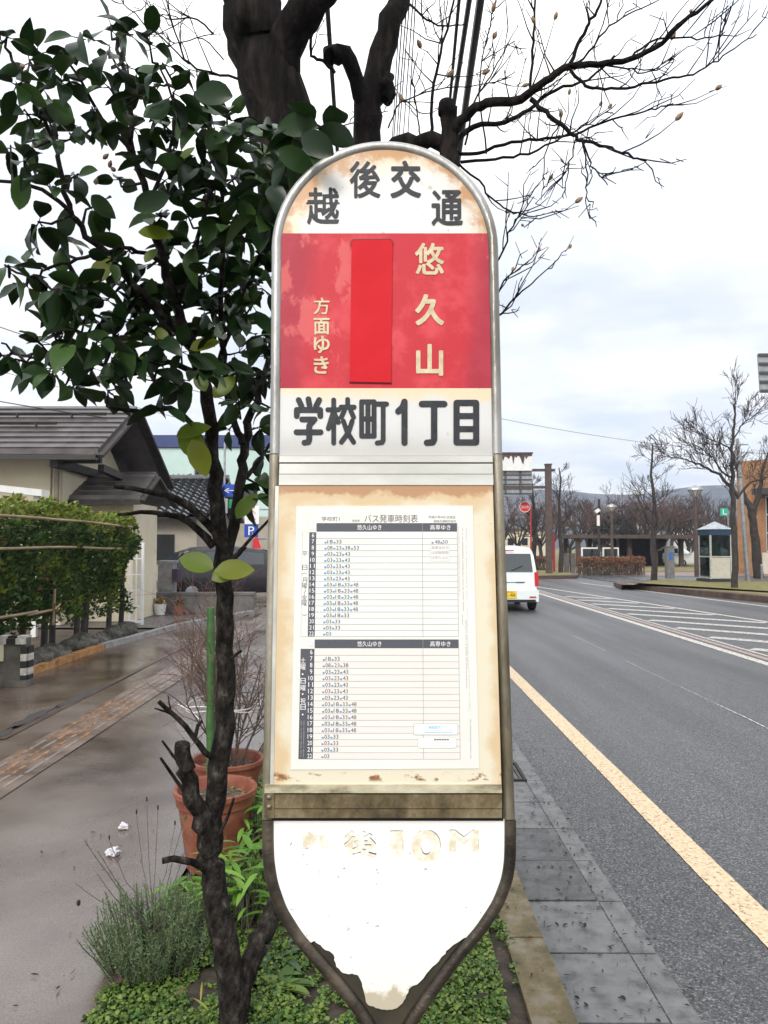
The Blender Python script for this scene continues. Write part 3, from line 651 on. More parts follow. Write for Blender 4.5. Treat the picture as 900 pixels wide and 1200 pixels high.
# --- lower panel: torn white sheet on a dark plate
pl = MB()
plate = Ls[2:] + list(reversed(Rs[2:])); plate = [(x, min(y, 905)) for x, y in plate]
pl.slab([S(*cw(x, y), .002) for x, y in [(66, 216)] + [q for q in Ls[1:56]] + [q for q in reversed(Rs[1:56])] + [(839, 216)]], EY*.004)
plate_o = pl.build('lower_plate', M('dark_olive_plate', [(.022, .02, .014), (.06, .05, .03)], .5, scale=9), busstop, fix=True)
torn = [(205, 612), (214, 607), (226, 617), (240, 629), (262, 640), (275, 651), (277, 668), (284, 690), (300, 706), (314, 711), (327, 713), (340, 714), (352, 716), (361, 731), (367, 752), (372, 771), (377, 792), (381, 806), (393, 815), (410, 822), (428, 826), (446, 828), (462, 827), (478, 822), (490, 811), (500, 798), (508, 780), (516, 761), (530, 750), (550, 739), (571, 713), (592, 689), (612, 671), (629, 651), (634, 640), (646, 631), (668, 614), (690, 599), (703, 597)]
inner_l = [q for q in Ls if q[1] < 612]; inner_r = [q for q in Rs if q[1] < 596]
rg = random.Random(3)
def rag(p):
    o = []
    for a_, c_ in zip(p[:-1], p[1:]):
        o.append(a_); o.append(((a_[0]+c_[0])/2+rg.uniform(-2.5, 2.5), (a_[1]+c_[1])/2+rg.uniform(-2.5, 2.5)))
    return o + [p[-1]]
poly = inner_l + rag(torn) + list(reversed(inner_r))
def white_mask(o, ma, rng, nz):
    zb = ma('SUBTRACT', o[2], FZ(1150)); yield (.78, .75, .64), ma('MULTIPLY', rng(zb, .1, .0), .6)
    sp = ma('MULTIPLY', rng(nz(95, 2, 4), .69, .73), rng(nz(5, 3, 1), .42, .6)); yield (.2, .16, .1), ma('MULTIPLY', sp, .8)
    yield (.33, .26, .15), ma('MULTIPLY', rng(ma('ADD', zb, ma('MULTIPLY', nz(60, 5, 7), -.06)), -.034, -.05), .7)
m_sheet = stain_mat('white_sheet', (.81, .81, .79), None, white_mask, .3)
b = MB(); b.slab([S(*cw(*p), -.0025) for p in poly], EY*.0035, 0)
sheet = b.build('white_sheet', m_sheet, plate_o, fix=True)
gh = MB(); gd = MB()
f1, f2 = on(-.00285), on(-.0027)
for ch, x0, y0, x1, y1, t in (('前', 170, 258, 272, 312, .9), ('後', 308, 256, 412, 342, .9), ('1', 455, 256, 497, 338, 1.4), ('0', 525, 253, 617, 356, 2.2), ('M', 644, 253, 738, 322, 1.8)):
    a_, c_ = cw(x0, y0), cw(x1, y1); put_glyph(gh, ch, *a_, *c_, t, f1)
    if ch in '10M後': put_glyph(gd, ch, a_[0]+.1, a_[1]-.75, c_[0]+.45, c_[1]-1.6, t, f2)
gh.build('ghost_lettering', M('yellowed_primer', [(.81, .80, .77), (.74, .70, .57), (.62, .55, .39)], .5, scale=60, pos=[.38, .49, .64]), sheet)
gd.build('lettering_edge', M('painted_letter_shadow', [(.80, .79, .75), (.25, .21, .14), (.04, .035, .025)], .6, scale=45, pos=[.36, .44, .52]), sheet)  # dark copy offset upward beneath the letters, a shadow edge put into colour

# ================================================================== PLANTS NEAR THE CAMERA
m_bark = M('dark_bark', [(.006, .005, .0045), (.019, .016, .014), (.042, .037, .032), (.13, .12, .105)], .85, scale=34, bump=1, bscale=55, stretch=(1, 1, .55), pos=[.36, .5, .62, .74], detail=8, bdist=.02, spec=.12)
m_bark2 = M('magnolia_bark', [(.004, .0035, .003), (.010, .008, .007), (.026, .021, .018)], .9, scale=14, detail=8, spec=.12, bump=1, bscale=26, stretch=(1, 1, .25), bdist=.03)
m_cut = M('cut_wood', [(.06, .045, .03), (.2, .16, .11)], .8, scale=14, bump=.6, stretch=(1, 1, .2))
m_leaf_dark = ML('camellia_leaf', [(.006, .017, .005), (.011, .029, .008), (.02, .048, .012), (.04, .08, .018)], .3, .2, .10)
m_leaf_young = ML('yellow_green_leaf', [(.10, .17, .015), (.16, .23, .02), (.22, .24, .02)], .4, .5, .4)
def leaf(mb, p, d, nrm, L, W, curl=.25, fold=.25, k=0, wav=0):
    """one leaf: ovate blade folded along the midrib and curling to its tip; 3 x 6 vertices"""
    d = d.normalized(); s_ = d.cross(nrm)
    if s_.length < 1e-4: s_ = d.orthogonal()
    s_.normalize(); n_ = s_.cross(d)
    prof = (.08, .44, .80, .98, 1.0, .82, .46, .04); ts = (0, .08, .2, .36, .54, .72, .88, 1.0); vs = []
    for t, w_ in zip(ts, prof):
        c = p + d*(L*t) - n_*(curl*L*t*t); h = W/2*w_
        z = fold*h
        vs += [c - s_*h + n_*(z + wav*math.sin(t*9)*h), c, c + s_*h + n_*(z - wav*math.sin(t*8)*h)]
    mb.mesh(vs, [(3*i+j, 3*i+j+1, 3*i+j+4, 3*i+j+3) for i in range(7) for j in (0, 1)], k)
def rv(r_=rnd, s=1.0): return V((r_.gauss(0, 1), r_.gauss(0, 1), r_.gauss(0, 1)))*s
def wob(pts, amt, sub=4, r_=rnd):                       # traced polyline -> many gently crooked points
    o = []
    for i in range(len(pts)-1):
        p0, p1, p2, p3 = pts[max(i-1, 0)], pts[i], pts[i+1], pts[min(i+2, len(pts)-1)]
        for j in range(sub):
            t = j/sub
            q = .5*((2*p1)+(p2-p0)*t+(2*p0-5*p1+4*p2-p3)*t*t+(3*p1-p0-3*p2+p3)*t**3)
            o.append(q + (rv(r_, amt) if (i or j) else V((0, 0, 0))))
    return o + [pts[-1]]

# ---- the camellia beside the sign
cam_base = P(276, 1212, 2.42); cam_base.z = 0
camellia = thing('camellia_tree', 'small dark glossy-leaved camellia with forked black trunk left of the bus stop sign', 'tree', cam_base)
def B(pts, r0, r1, amt=.004, sub=4):
    q = wob([P(*p) for p in pts], amt, sub); n = len(q)
    return q, [r0+(r1-r0)*(i/(n-1))**.8 for i in range(n)]
tb = MB(); skel = []
traced = [
 ([(278, 1262, 2.42), (274, 1180, 2.42), (264, 1105, 2.43), (250, 1030, 2.44), (246, 985, 2.44), (254, 920, 2.43), (263, 830, 2.42), (263, 740, 2.4), (262, 660, 2.38), (254, 590, 2.33), (248, 520, 2.28), (241, 455, 2.22), (226, 405, 2.15), (207, 362, 2.1), (190, 305, 2.05), (172, 245, 2.0), (158, 180, 1.95), (150, 110, 1.9), (138, 45, 1.88)], .066, .006),
 ([(262, 660, 2.38), (276, 600, 2.4), (284, 540, 2.42), (288, 500, 2.44), (303, 460, 2.47), (318, 410, 2.5), (334, 330, 2.45), (352, 250, 2.35), (365, 200, 2.3)], .028, .007),
 ([(284, 520, 2.42), (274, 490, 2.4), (262, 440, 2.3), (258, 380, 2.2), (262, 300, 2.05), (258, 230, 1.95), (246, 150, 1.9), (238, 105, 1.85)], .016, .004),
 ([(226, 408, 2.15), (185, 365, 2.05), (150, 325, 1.98), (112, 288, 1.9), (85, 250, 1.85), (72, 205, 1.82), (62, 165, 1.8), (38, 110, 1.75), (12, 62, 1.72)], .014, .004),
 ([(85, 250, 1.85), (50, 222, 1.8), (15, 214, 1.78), (-25, 212, 1.75)], .007, .004),
 ([(236, 440, 2.2), (195, 425, 2.1), (150, 440, 2.0), (110, 425, 1.95), (70, 412, 1.9), (30, 418, 1.88), (2, 402, 1.85)], .012, .003),
 ([(250, 545, 2.3), (228, 500, 2.22), (200, 478, 2.15), (165, 482, 2.08), (130, 478, 2.02)], .014, .006),
 ([(254, 625, 2.36), (228, 598, 2.3), (205, 585, 2.25), (180, 577, 2.2), (133, 570, 2.15)], .019, .007),
 ([(250, 640, 2.37), (222, 612, 2.33), (196, 603, 2.3), (165, 601, 2.25), (138, 603, 2.2)], .017, .005),
 ([(244, 632, 2.36), (228, 618, 2.36), (218, 608, 2.36)], .017, .013),
 ([(207, 362, 2.1), (228, 310, 2.05), (238, 250, 2.0), (262, 190, 1.95), (285, 160, 1.9), (320, 150, 1.85)], .011, .003),
 ([(241, 455, 2.22), (265, 400, 2.15), (288, 340, 2.0), (310, 280, 1.85), (330, 225, 1.72), (352, 185, 1.6), (372, 170, 1.5)], .011, .003),
 ([(190, 305, 2.05), (150, 292, 1.95), (110, 300, 1.9), (70, 310, 1.86), (35, 325, 1.84), (5, 310, 1.82)], .008, .003),
 ([(172, 245, 2.0), (195, 190, 1.95), (205, 130, 1.9), (185, 75, 1.86)], .008, .003),
 ([(158, 180, 1.95), (120, 140, 1.9), (95, 95, 1.86), (72, 60, 1.85)], .007, .003),
 ([(288, 560, 2.42), (305, 540, 2.45), (316, 520, 2.48)], .011, .006),
 ([(274, 655, 2.39), (295, 630, 2.4), (318, 606, 2.42)], .009, .005),
 ([(268, 662, 2.37), (280, 648, 2.36), (288, 640, 2.36)], .012, .009),
 # dead stub with its own dry twigs
 ([(247, 1000, 2.43), (238, 965, 2.41), (226, 935, 2.4), (216, 900, 2.39), (214, 872, 2.39)], .043, .033),
 ([(258, 893, 2.43), (240, 882, 2.4), (228, 865, 2.38), (206, 840, 2.36), (186, 822, 2.34)], .014, .008),
 ([(206, 840, 2.36), (195, 834, 2.35), (181, 830, 2.34)], .006, .003), ([(228, 866, 2.38), (232, 850, 2.38), (237, 845, 2.38)], .009, .006), ([(200, 833, 2.36), (197, 815, 2.35)], .004, .002),
 ([(226, 940, 2.39), (208, 918, 2.38), (188, 888, 2.36)], .009, .005), ([(218, 902, 2.39), (203, 886, 2.38), (190, 868, 2.37)], .008, .004),
 ([(245, 1022, 2.43), (225, 1010, 2.38), (203, 1006, 2.34), (190, 1009, 2.32)], .014, .011),
 ([(250, 992, 2.43), (266, 960, 2.42), (274, 935, 2.42)], .008, .005), ([(262, 784, 2.41), (272, 772, 2.4), (283, 762, 2.4)], .008, .005),
 # second trunk that leans behind the sign
 ([(272, 1235, 2.42), (280, 1172, 2.43), (299, 1112, 2.5), (318, 1078, 2.56), (338, 1030, 2.62), (372, 950, 2.75), (408, 850, 2.85), (430, 740, 2.9), (440, 600, 2.9), (430, 470, 2.8)], .056, .02),
]

for pts, r0, r1 in traced:
    q, rr_ = B(pts, r0, r1, .005 if r0 > .02 else .0035 if len(pts) > 5 else .0012, 4 if r0 > .02 or len(pts) > 5 else 2); rr_ = [x_*(.72 if r0 > .02 else .85)*(1+.055*noise.noise(V((i_*.9, r0*99, 3)))) for i_, x_ in enumerate(rr_)]; tb.tube(q, rr_, 12 if r0 > .02 else 6)
    skel.append((q, r0))
    if r0 == .056: second_top = q[-14:]
# burrs and bark lumps along the trunk
for q, r0 in skel[:1]:
    pass
lf = MB(); ly = MB()
clusters = []   # (u, v, yellow share) in study crop units /2.25
raw = """15,95 100,130 165,165 290,60 215,95 390,100 80,165 40,230 100,260 160,210 290,140 330,170 280,220 240,290 90,370 30,380 180,370 70,430 130,490 200,450
430,340 480,280 400,220 530,310 570,400 500,430 440,470 320,480 650,390 690,330 760,340 820,320 760,410 700,440 640,460 560,510 540,570 600,600 640,570 690,510 720,550
480,520 430,560 170,640 100,590 260,540 350,660 60,700 20,700 70,745 130,790 180,830 160,870 240,760 200,760 330,720 500,700 540,730 610,690 690,660 380,830 340,850 300,870 260,900
230,965 190,1010 130,980 60,960 15,930 300,940 370,950 590,870 620,830 560,790 660,800 690,880 650,960 620,1010 690,990 430,1000 480,1000 300,1010 390,420 350,330 420,300 460,380
360,250 450,250 310,300 210,330 140,330 250,180 350,90 60,290 450,640 400,700 440,760 480,850 520,640 580,640 560,340 610,470 620,520 660,620 700,720 640,740 600,760 540,830 470,930 540,960 590,960
230,820 280,800 420,890 380,780 300,690 150,760 100,900 180,910 680,560 720,480 740,450 790,420 690,400 640,340 600,300 510,240 430,170 470,430 520,480""".split()
for s_ in raw:
    a_, c_ = map(float, s_.split(',')); clusters.append((a_/2.25, c_/2.25, (6 if rnd.random() < .6 else 4) if (a_ > 430 and c_ > 480) else (5 if rnd.random() < .65 else 4)))
for a_ in ((190, 330), (205, 350), (225, 340), (240, 320), (250, 360), (265, 345), (280, 370), (215, 385), (195, 380), (245, 385), (270, 300), (290, 310), (300, 330), (285, 280), (255, 280), (180, 350), (160, 330), (120, 330), (90, 330), (70, 355), (110, 370), (140, 390), (170, 390), (60, 395), (200, 270), (220, 250), (240, 220), (280, 240), (300, 260)): clusters.append((*a_, 4))
for u, v, n in ((20, 424, 4), (62, 438, 4), (86, 425, 3), (78, 452, 3), (124, 458, 6), (138, 414, 3), (166, 420, 3), (192, 424, 3), (190, 475, 3), (300, 470, 5), (306, 500, 6), (308, 530, 7), (303, 560, 7), (312, 580, 6), (298, 585, 5), (312, 480, 5), (280, 470, 5), (268, 500, 3), (296, 440, 6), (310, 420, 6), (286, 410, 5), (300, 395, 5), (315, 370, 5), (270, 440, 4), (310, 340, 5)): clusters.append((u, v, n))
allpts = [(p, i) for i, (q, r0) in enumerate(skel[:18]) for j, p in enumerate(q) if p.z > 1.6]
def cam_leaf(mb, p, d, r_, big=1.0):
    L = r_.uniform(.052, .094)*big; nr = V((0, 0, 1))+rv(r_, .5)
    leaf(mb, p, d, nr, L, L*r_.uniform(.46, .58), r_.uniform(-.1, .7), r_.uniform(.1, .6), 0, r_.uniform(0, .25))
    return L
rc = random.Random(21); tw = MB()
for u, v, n in clusters:
    # nearest limb in the picture sets the cluster's distance from the street side
    best = min(allpts, key=lambda t: ((450+FPX*t[0].x/t[0].y-u)**2 + (639.3-FPX*(t[0].z-1.5)/t[0].y-v)**2))[0]
    d = max(1.32, best.y + rc.uniform(-.22, .22)); c = P(u+rc.uniform(-4, 4), v+rc.uniform(-4, 4), d)
    mid = (best+c)/2 + rv(rc, .012) + V((0, 0, -.01))
    tw.tube([best, mid, c], [.0042, .0032, .0022], 5)
    ax = (c-best).normalized() if (c-best).length > .02 else V((0, 0, 1))
    for i in range(n):
        t = rc.uniform(0, .75); p = c + (mid-c)*t*rc.random()
        dd = ax*rc.uniform(0, .7) + rv(rc, .62); dd.z = dd.z*.55 - .18
        if dd.length < .1: dd = V((1, 0, 0))
        dd.normalize(); q = p + dd*rc.uniform(.008, .02); tw.tube([p, q], [.0016, .0013], 4, cap=False)
        L = cam_leaf(lf, q, dd, rc)
for _ in range(16):      # the second trunk's own small crown, behind the board
    p0 = rc.choice(second_top); c = p0+V((rc.gauss(0, .12), abs(rc.gauss(0, .12)), rc.uniform(-.02, .22))); tw.tube([p0, c], [.005, .0025], 5)
    for _2 in range(5):
        dd = (rv(rc, .6)+(c-p0)*2).normalized(); cam_leaf(lf, c+dd*.01, dd, rc)
# the big pale and yellow-green leaves that stand out
for u, v, d, ang, L in ((178, 272, 1.9, 0, .085), (117, 318, 1.88, 1.2, .085), (236, 404, 2.1, .4, .085), (236, 448, 2.1, 2, .07), (260, 455, 2.1, .9, .085), (226, 522, 2.18, 2.2, .12), (222, 505, 2.18, .4, .10), (232, 532, 2.16, -1.2, .11), (286, 595, 2.36, 1.0, .10), (233, 660, 2.3, 2.8, .115), (270, 668, 2.28, .1, .115), (262, 672, 2.3, .5, .10), (218, 180, 1.85, 1, .05), (140, 422, 1.95, -1.3, .06), (190, 395, 2.0, 2, .06), (160, 425, 1.95, .5, .06), (175, 300, 1.95, 1, .05)):
    p = P(u, v, d); leaf(ly, p - V((math.cos(ang), 0, math.sin(ang)))*L*.4, V((math.cos(ang), .1, math.sin(ang))), V((rc.uniform(-.3, .3), -1, .5)), L, L*.58, .15, .2)
for u, v, d, ang, L in ((250, 108, 1.5, 2.9, .1), (175, 236, 1.75, .5, .1), (372, 168, 1.27, 2.5, .085), (350, 145, 1.36, 3.0, .09), (345, 185, 1.32, -.5, .08), (330, 165, 1.4, 1.5, .08), (118, 240, 1.8, -.8, .08)):
    p = P(u, v, d); leaf(lf, p - V((math.cos(ang), 0, math.sin(ang)))*L*.4, V((math.cos(ang), .1, math.sin(ang))), V((rc.uniform(-.3, .3), -1, -.15)), L*.9, L*.5, .2, .25)
tb.build('trunk', m_bark, camellia, smooth=70); tw.build('twigs', m_bark, camellia, smooth=70)
lf.build('foliage', m_leaf_dark, camellia, smooth=180); tag(ly.build('young_leaves', m_leaf_young, camellia, smooth=80), 'bright yellow-green leaves among the dark ones')
m_cbud = M('brown_bud', [(.12, .06, .035), (.25, .15, .09)], .6, scale=60)
for u, v, d in ((121, 186, 1.9), (128, 196, 1.9), (112, 216, 1.88), (9, 142, 1.78), (135, 200, 1.9), (200, 190, 1.95), (192, 200, 1.95), (27, 78, 1.8)):
    bl = MB(); p = P(u, v, d); ax = (V((0, 0, 1))+rv(rc, .5)).normalized(); bl.lathe(p, [(0, -.002), (.005, .003), (.006, .009), (.003, .016), (0, .02)], 8, axis=ax); bl.build('flower_bud', m_cbud, camellia, smooth=60)

# ---- the old magnolia behind the sign
mag_base = P(447, 905, 5.1); mag_base.z = 0
magnolia = thing('magnolia_tree', 'bare magnolia with a thick dark trunk and budding branches spreading over the bus stop sign', 'tree', mag_base)
tm = MB(); tn = MB(); bd = MB(); rm = random.Random(5)
D = 5.1
for pts, r0, r1 in (
 ([(450, 935, D), (446, 850, D), (430, 700, D), (400, 500, D), (372, 330, D-.1), (345, 230, D-.15), (325, 140, D-.2), (303, 50, D-.25), (296, 8, D-.3), (288, -70, D-.35)], .30, .17),
 ([(322, 110, D-.2), (340, 40, D-.35), (368, 0, D-.5), (420, -60, D-.6)], .13, .10),
 ([(394, 470, D), (400, 330, D+.05), (418, 220, D+.1), (428, 165, D+.1), (437, 110, D+.1), (452, 50, D+.1), (468, 0, D+.1), (490, -70, D+.1)], .125, .068),
 ([(432, 150, D+.1), (410, 72, D-.05), (400, 62, D-.1), (388, 66, D-.12)], .05, .06),
 ([(446, 90, D+.1), (456, 105, D+.05), (452, 118, D+.05)], .045, .04),
 ([(415, 235, D+.1), (440, 190, D), (470, 168, D-.1), (505, 166, D-.2), (530, 172, D-.25)], .055, .05),
 ([(524, 215, D-.25), (526, 185, D-.25), (526, 150, D-.25), (524, 122, D-.25)], .062, .056)):
    q = wob([P(*p) for p in pts], .012, 4, rm); n = len(q); tm.tube(q, [(r0+(r1-r0)*i/(n-1))*(1+.05*rm.uniform(-1, 1)) for i in range(n)], 14)
mb_ = [
 ([(526, 165, D-.25), (545, 135, D-.35), (570, 122, D-.45), (605, 118, D-.5), (622, 108, D-.55), (645, 90, D-.6), (668, 78, D-.6), (700, 75, D-.65), (740, 68, D-.7), (775, 50, D-.75), (808, 20, D-.8), (840, -4, D-.85)], .034, .010),
 ([(526, 172, D-.25), (555, 148, D-.2), (590, 143, D-.2), (620, 128, D-.2), (650, 105, D-.2), (690, 92, D-.2), (720, 65, D-.2)], .02, .006),
 ([(622, 116, D-.55), (645, 137, D-.6), (668, 155, D-.65), (682, 165, D-.7), (710, 171, D-.75), (735, 182, D-.8), (758, 188, D-.8)], .016, .005),
 ([(526, 178, D-.2), (560, 180, D-.1), (600, 166, D), (640, 163, D), (675, 157, D), (708, 143, D), (745, 133, D), (775, 125, D), (789, 121, D)], .013, .004),
 ([(540, 190, D-.2), (580, 186, D-.2), (620, 180, D-.2), (660, 160, D-.2), (690, 145, D-.2), (722, 122, D-.2)], .011, .003),
 ([(668, 80, D-.6), (684, 98, D-.62), (700, 104, D-.64), (735, 103, D-.66), (770, 95, D-.7), (805, 88, D-.72), (835, 75, D-.75), (862, 55, D-.78), (887, 40, D-.8)], .011, .003),
 ([(666, 78, D-.6), (678, 52, D-.62), (690, 28, D-.65), (702, 8, D-.68), (710, -10, D-.7)], .013, .007),
 ([(665, 82, D-.6), (690, 60, D-.62), (715, 30, D-.65), (745, 12, D-.7), (772, 0, D-.72)], .008, .003),
 ([(740, 68, D-.7), (770, 45, D-.7), (810, 45, D-.7), (838, 42, D-.7), (850, 37, D-.72)], .007, .003),
 ([(700, 76, D-.65), (735, 80, D-.66), (762, 85, D-.68), (800, 60, D-.7), (820, 48, D-.72)], .006, .002),
 ([(682, 165, D-.7), (692, 190, D-.72), (703, 206, D-.74), (712, 217, D-.75)], .006, .003), ([(682, 165, D-.7), (688, 205, D-.72), (686, 230, D-.72), (688, 244, D-.72), (700, 247, D-.72)], .005, .002),
 ([(655, 145, D-.62), (640, 175, D-.6), (636, 210, D-.6), (634, 235, D-.6)], .005, .002), ([(676, 160, D-.66), (668, 190, D-.66), (666, 205, D-.66), (660, 220, D-.66), (645, 207, D-.66)], .005, .002),
 ([(530, 185, D-.2), (560, 212, D-.2), (580, 236, D-.2), (600, 247, D-.2), (625, 254, D-.2), (638, 250, D-.2)], .008, .003),
 ([(560, 330, D-.1), (585, 303, D-.1), (600, 265, D-.1), (612, 250, D-.1), (626, 230, D-.1)], .008, .003),
 ([(565, 380, D-.1), (590, 330, D-.1), (605, 318, D-.1), (620, 305, D-.1)], .007, .003), ([(560, 385, D-.1), (588, 366, D-.1), (608, 345, D-.1), (628, 328, D-.1), (652, 305, D-.1)], .009, .003),
 ([(622, 108, D-.5), (624, 60, D-.5), (626, 20, D-.5), (628, -15, D-.5)], .010, .006),
 ([(545, 170, D-.25), (556, 120, D-.3), (575, 90, D-.3), (590, 60, D-.3), (604, 48, D-.3)], .007, .003), ([(570, 180, D-.2), (562, 90, D-.2), (575, 30, D-.2), (582, 0, D-.2)], .006, .003),
 ([(505, 160, D-.2), (508, 100, D-.2), (520, 50, D-.2), (533, -5, D-.2)], .012, .007), ([(493, 160, D-.15), (488, 130, D-.15), (484, 95, D-.15), (490, 60, D-.15)], .006, .003),
 ([(480, 5, D), (500, 22, D-.1), (520, 30, D-.1), (545, 28, D-.1)], .009, .004), ([(455, 150, D), (470, 120, D), (510, 105, D-.1), (560, 100, D-.2), (600, 90, D-.3)], .006, .003),
 ([(392, 85, D-.1), (378, 70, D-.1), (366, 66, D-.1), (364, 40, D-.2), (372, 12, D-.3)], .012, .009),
 ([(300, 95, D-.25), (258, 88, D-.25), (222, 75, D-.25), (206, 40, D-.25), (195, 0, D-.25)], .010, .004), ([(222, 75, D-.25), (190, 45, D-.25), (150, 10, D-.25), (135, -10, D-.25)], .006, .003),
 ([(250, 40, D-.25), (225, 20, D-.2), (195, 22, D-.2), (168, 0, D-.2)], .007, .003), ([(262, 70, D-.2), (238, 45, D-.2), (205, 50, D-.2), (190, 38, D-.2)], .005, .003), 
 ([(340, 170, D-.2), (365, 175, D-.2), (395, 150, D-.2), (425, 140, D-.2), (455, 130, D-.2)], .006, .003)]
m_mbud = M('magnolia_bud', [(.16, .1, .05), (.34, .24, .14)], .8, scale=40)
def bud(p, ax, s_=1.0):
    bd = MB(); bd.lathe(p, [(.003*s_, 0), (.010*s_, .008*s_), (.013*s_, .022*s_), (.009*s_, .038*s_), (0, .052*s_)], 7, axis=ax); bd.build('bud', m_mbud, magnolia, smooth=60)
for pts, r0, r1 in mb_:
    q = wob([P(*p) for p in pts], .0045, 4, rm); n = len(q); rr_ = [r0+(r1-r0)*i/(n-1) for i in range(n)]; tn.tube(q, rr_, 7)
    ln = sum((q[i+1]-q[i]).length for i in range(n-1))
    for _ in range(int(ln*9)+1):
        i = rm.randrange(int(n*.25), n-1); p = q[i]; t = (q[i+1]-q[i]).normalized()
        dd = (t*rm.uniform(.3, 1)+rv(rm, .5)+V((0, 0, .35))).normalized(); L = rm.uniform(.08, .42)*(1 if r0 > .006 else .6)
        w1 = p+dd*L*.33+rv(rm, .006); wm = p+dd*L*.66+rv(rm, .010)+V((0, 0, .05*L)); w2 = p+dd*L+rv(rm, .012)+V((0, 0, .16*L)); tn.tube([p, w1, wm, w2], [min(.0055, rr_[i]*.6), .0042, .0032, .0022], 5)
        for _2 in range(rm.randrange(0, 3)):
            a_ = p.lerp(w2, rm.uniform(.4, .95)); e = a_+(dd+rv(rm, .6)).normalized()*rm.uniform(.04, .14); tn.tube([a_, e], [.003, .0018], 4)
        if rm.random() < .17: bud(w2, (dd+V((0, 0, .6))).normalized(), rm.uniform(.8, 1.35))
tm.build('trunk', m_bark2, magnolia, smooth=70); tn.build('branches', m_bark2, magnolia, smooth=70)

# ---- ground cover, herbs and pots in the planting strip
m_cover = ML('clover_leaf', [(.018, .045, .008), (.04, .09, .013), (.075, .14, .02), (.14, .19, .032), (.035, .06, .014)], .5, .3)
gc = MB(); rg = random.Random(11)
def bedz(x, y): return -.012+.025*(1-abs((x+.23)/.7)**3)+.018*noise.noise(V((x*3, y*3, 1)))
def cover(n, y0, y1, s0, s1):
    for _ in range(n):
        y = rg.uniform(y0, y1); x = rg.uniform(-.97, .50)
        den = noise.noise(V((x*3.2, y*3.2, 5)))+.35*noise.noise(V((x*9, y*9, 2)))
        edge_ = min(x+.97, .50-x)
        if den + .35*noise.noise(V((x*22, y*22, 7))) < -.36 + (.35 if edge_ < .1 else 0) + (.12 if x > .40 else 0): continue
        z = bedz(x, y) + rg.uniform(.002, .05)*(.65+.8*den)*min(1, edge_/.1+.25)
        nr = (V((0, 0, 1))+rv(rg, .45)).normalized(); s_ = rg.uniform(s0, s1); q = V((0, 0, 1)).rotation_difference(nr); a0 = rg.uniform(0, 6.3)
        gc.face([V((x, y, z)) + q @ V((s_*math.cos(a0+a_)*(1 if i % 2 == 0 else .86), s_*math.sin(a0+a_)*(1 if i % 2 == 0 else .86), .003*(i % 2))) for i, a_ in enumerate(np.linspace(0, 2*math.pi, 7)[:-1])])
cover(36000, 2.15, 3.3, .0045, .0105); cover(15000, 3.3, 5, .006, .012); cover(6000, 5, 16, .01, .02)
tag(gc.build('ground_cover', m_cover, base=(0, 0, 0)), 'low carpet of small round green leaves over the planting strip', 'ground cover', kind='stuff')
# grey-green lavender
lav_b = P(178, 1112, 2.8); lav_b.z = 0
lav = thing('lavender_bush', 'grey-green bushy lavender at the pavement edge left of the camellia trunk', 'shrub', lav_b)
ls, ll = MB(), MB(); rl = random.Random(9)
def needle_stem(p0, d, L, dens, nl, k=0):
    pts = [p0]; d = d.normalized(); n = 6
    for i in range(n): d = (d + rv(rl, .06) + V((0, 0, .05))).normalized(); pts.append(pts[-1]+d*L/n)
    ls.tube(pts, [.0022-.0012*i/n for i in range(n+1)], 4, cap=False)
    for i in range(int(L*dens)):
        t = rl.uniform(.12, 1)*n; j = min(int(t), n-1); p = pts[j].lerp(pts[j+1], t-j); t_ = (pts[j+1]-pts[j]).normalized()
        dd = (t_*rl.uniform(.5, 1.1)+rv(rl, .5)).normalized(); l_ = nl*rl.uniform(.6, 1.2); sd_ = dd.cross(rv(rl))*1.0; sd_ = sd_.normalized()*.0012
        ll.face([p-sd_*.5, p+dd*l_*.5-sd_, p+dd*l_, p+dd*l_*.5+sd_], k)
for _ in range(300):
    a_ = rl.uniform(0, 6.3); rr_ = rl.random()**.5*.15; p0 = lav_b + V((rr_*math.cos(a_), rr_*math.sin(a_), 0))
    out_ = V((math.cos(a_), math.sin(a_), 0))*rl.uniform(.1, 1.0)*(rr_/.15+.1); needle_stem(p0, out_*.8+V((-.03, 0, 1)), rl.uniform(.11, .34)*(1-.3*rr_/.15), 330, .019)
for u, v in ((110, 1008), (140, 1015), (118, 1050), (205, 990), (220, 1000), (232, 1030)):
    e = P(u, v, 2.75); d = e-lav_b; needle_stem(lav_b+V((0, 0, .12)), d-V((0, 0, .12)), d.length*.95, 120, .022, 1)
for u, v in ((160, 955), (172, 940), (185, 950), (205, 968), (128, 985)):
    e = P(u, v, 2.85); ls.tube([lav_b+V((0, 0, .2)), lav_b.lerp(e, .6)+V((0, 0, .03)), e], [.0016, .0013, .001], 4); ll.lathe(e, [(0, 0), (.003, .006), (.003, .016), (0, .022)], 6, k=2)
e = P(92, 1060, 2.74); needle_stem(lav_b+V((0, 0, .15)), e-lav_b-V((0, 0, .15)), (e-lav_b).length*.9, 60, .018, 1); ll.lathe(e, [(0, -.006), (.007, 0), (.007, .012), (0, .018)], 8, k=2)
ls.build('stems', M('lavender_stem', [(.05, .05, .035), (.11, .1, .075)], .8, scale=20), lav)
ll.build('foliage', [ML('lavender_leaf', [(.07, .125, .045), (.115, .185, .075), (.18, .25, .125)], .7, .3), ML('grey_leaf', [(.13, .16, .11), (.2, .23, .18)], .7, .3), M('dry_head', (.02, .015, .012), .8)], lav)
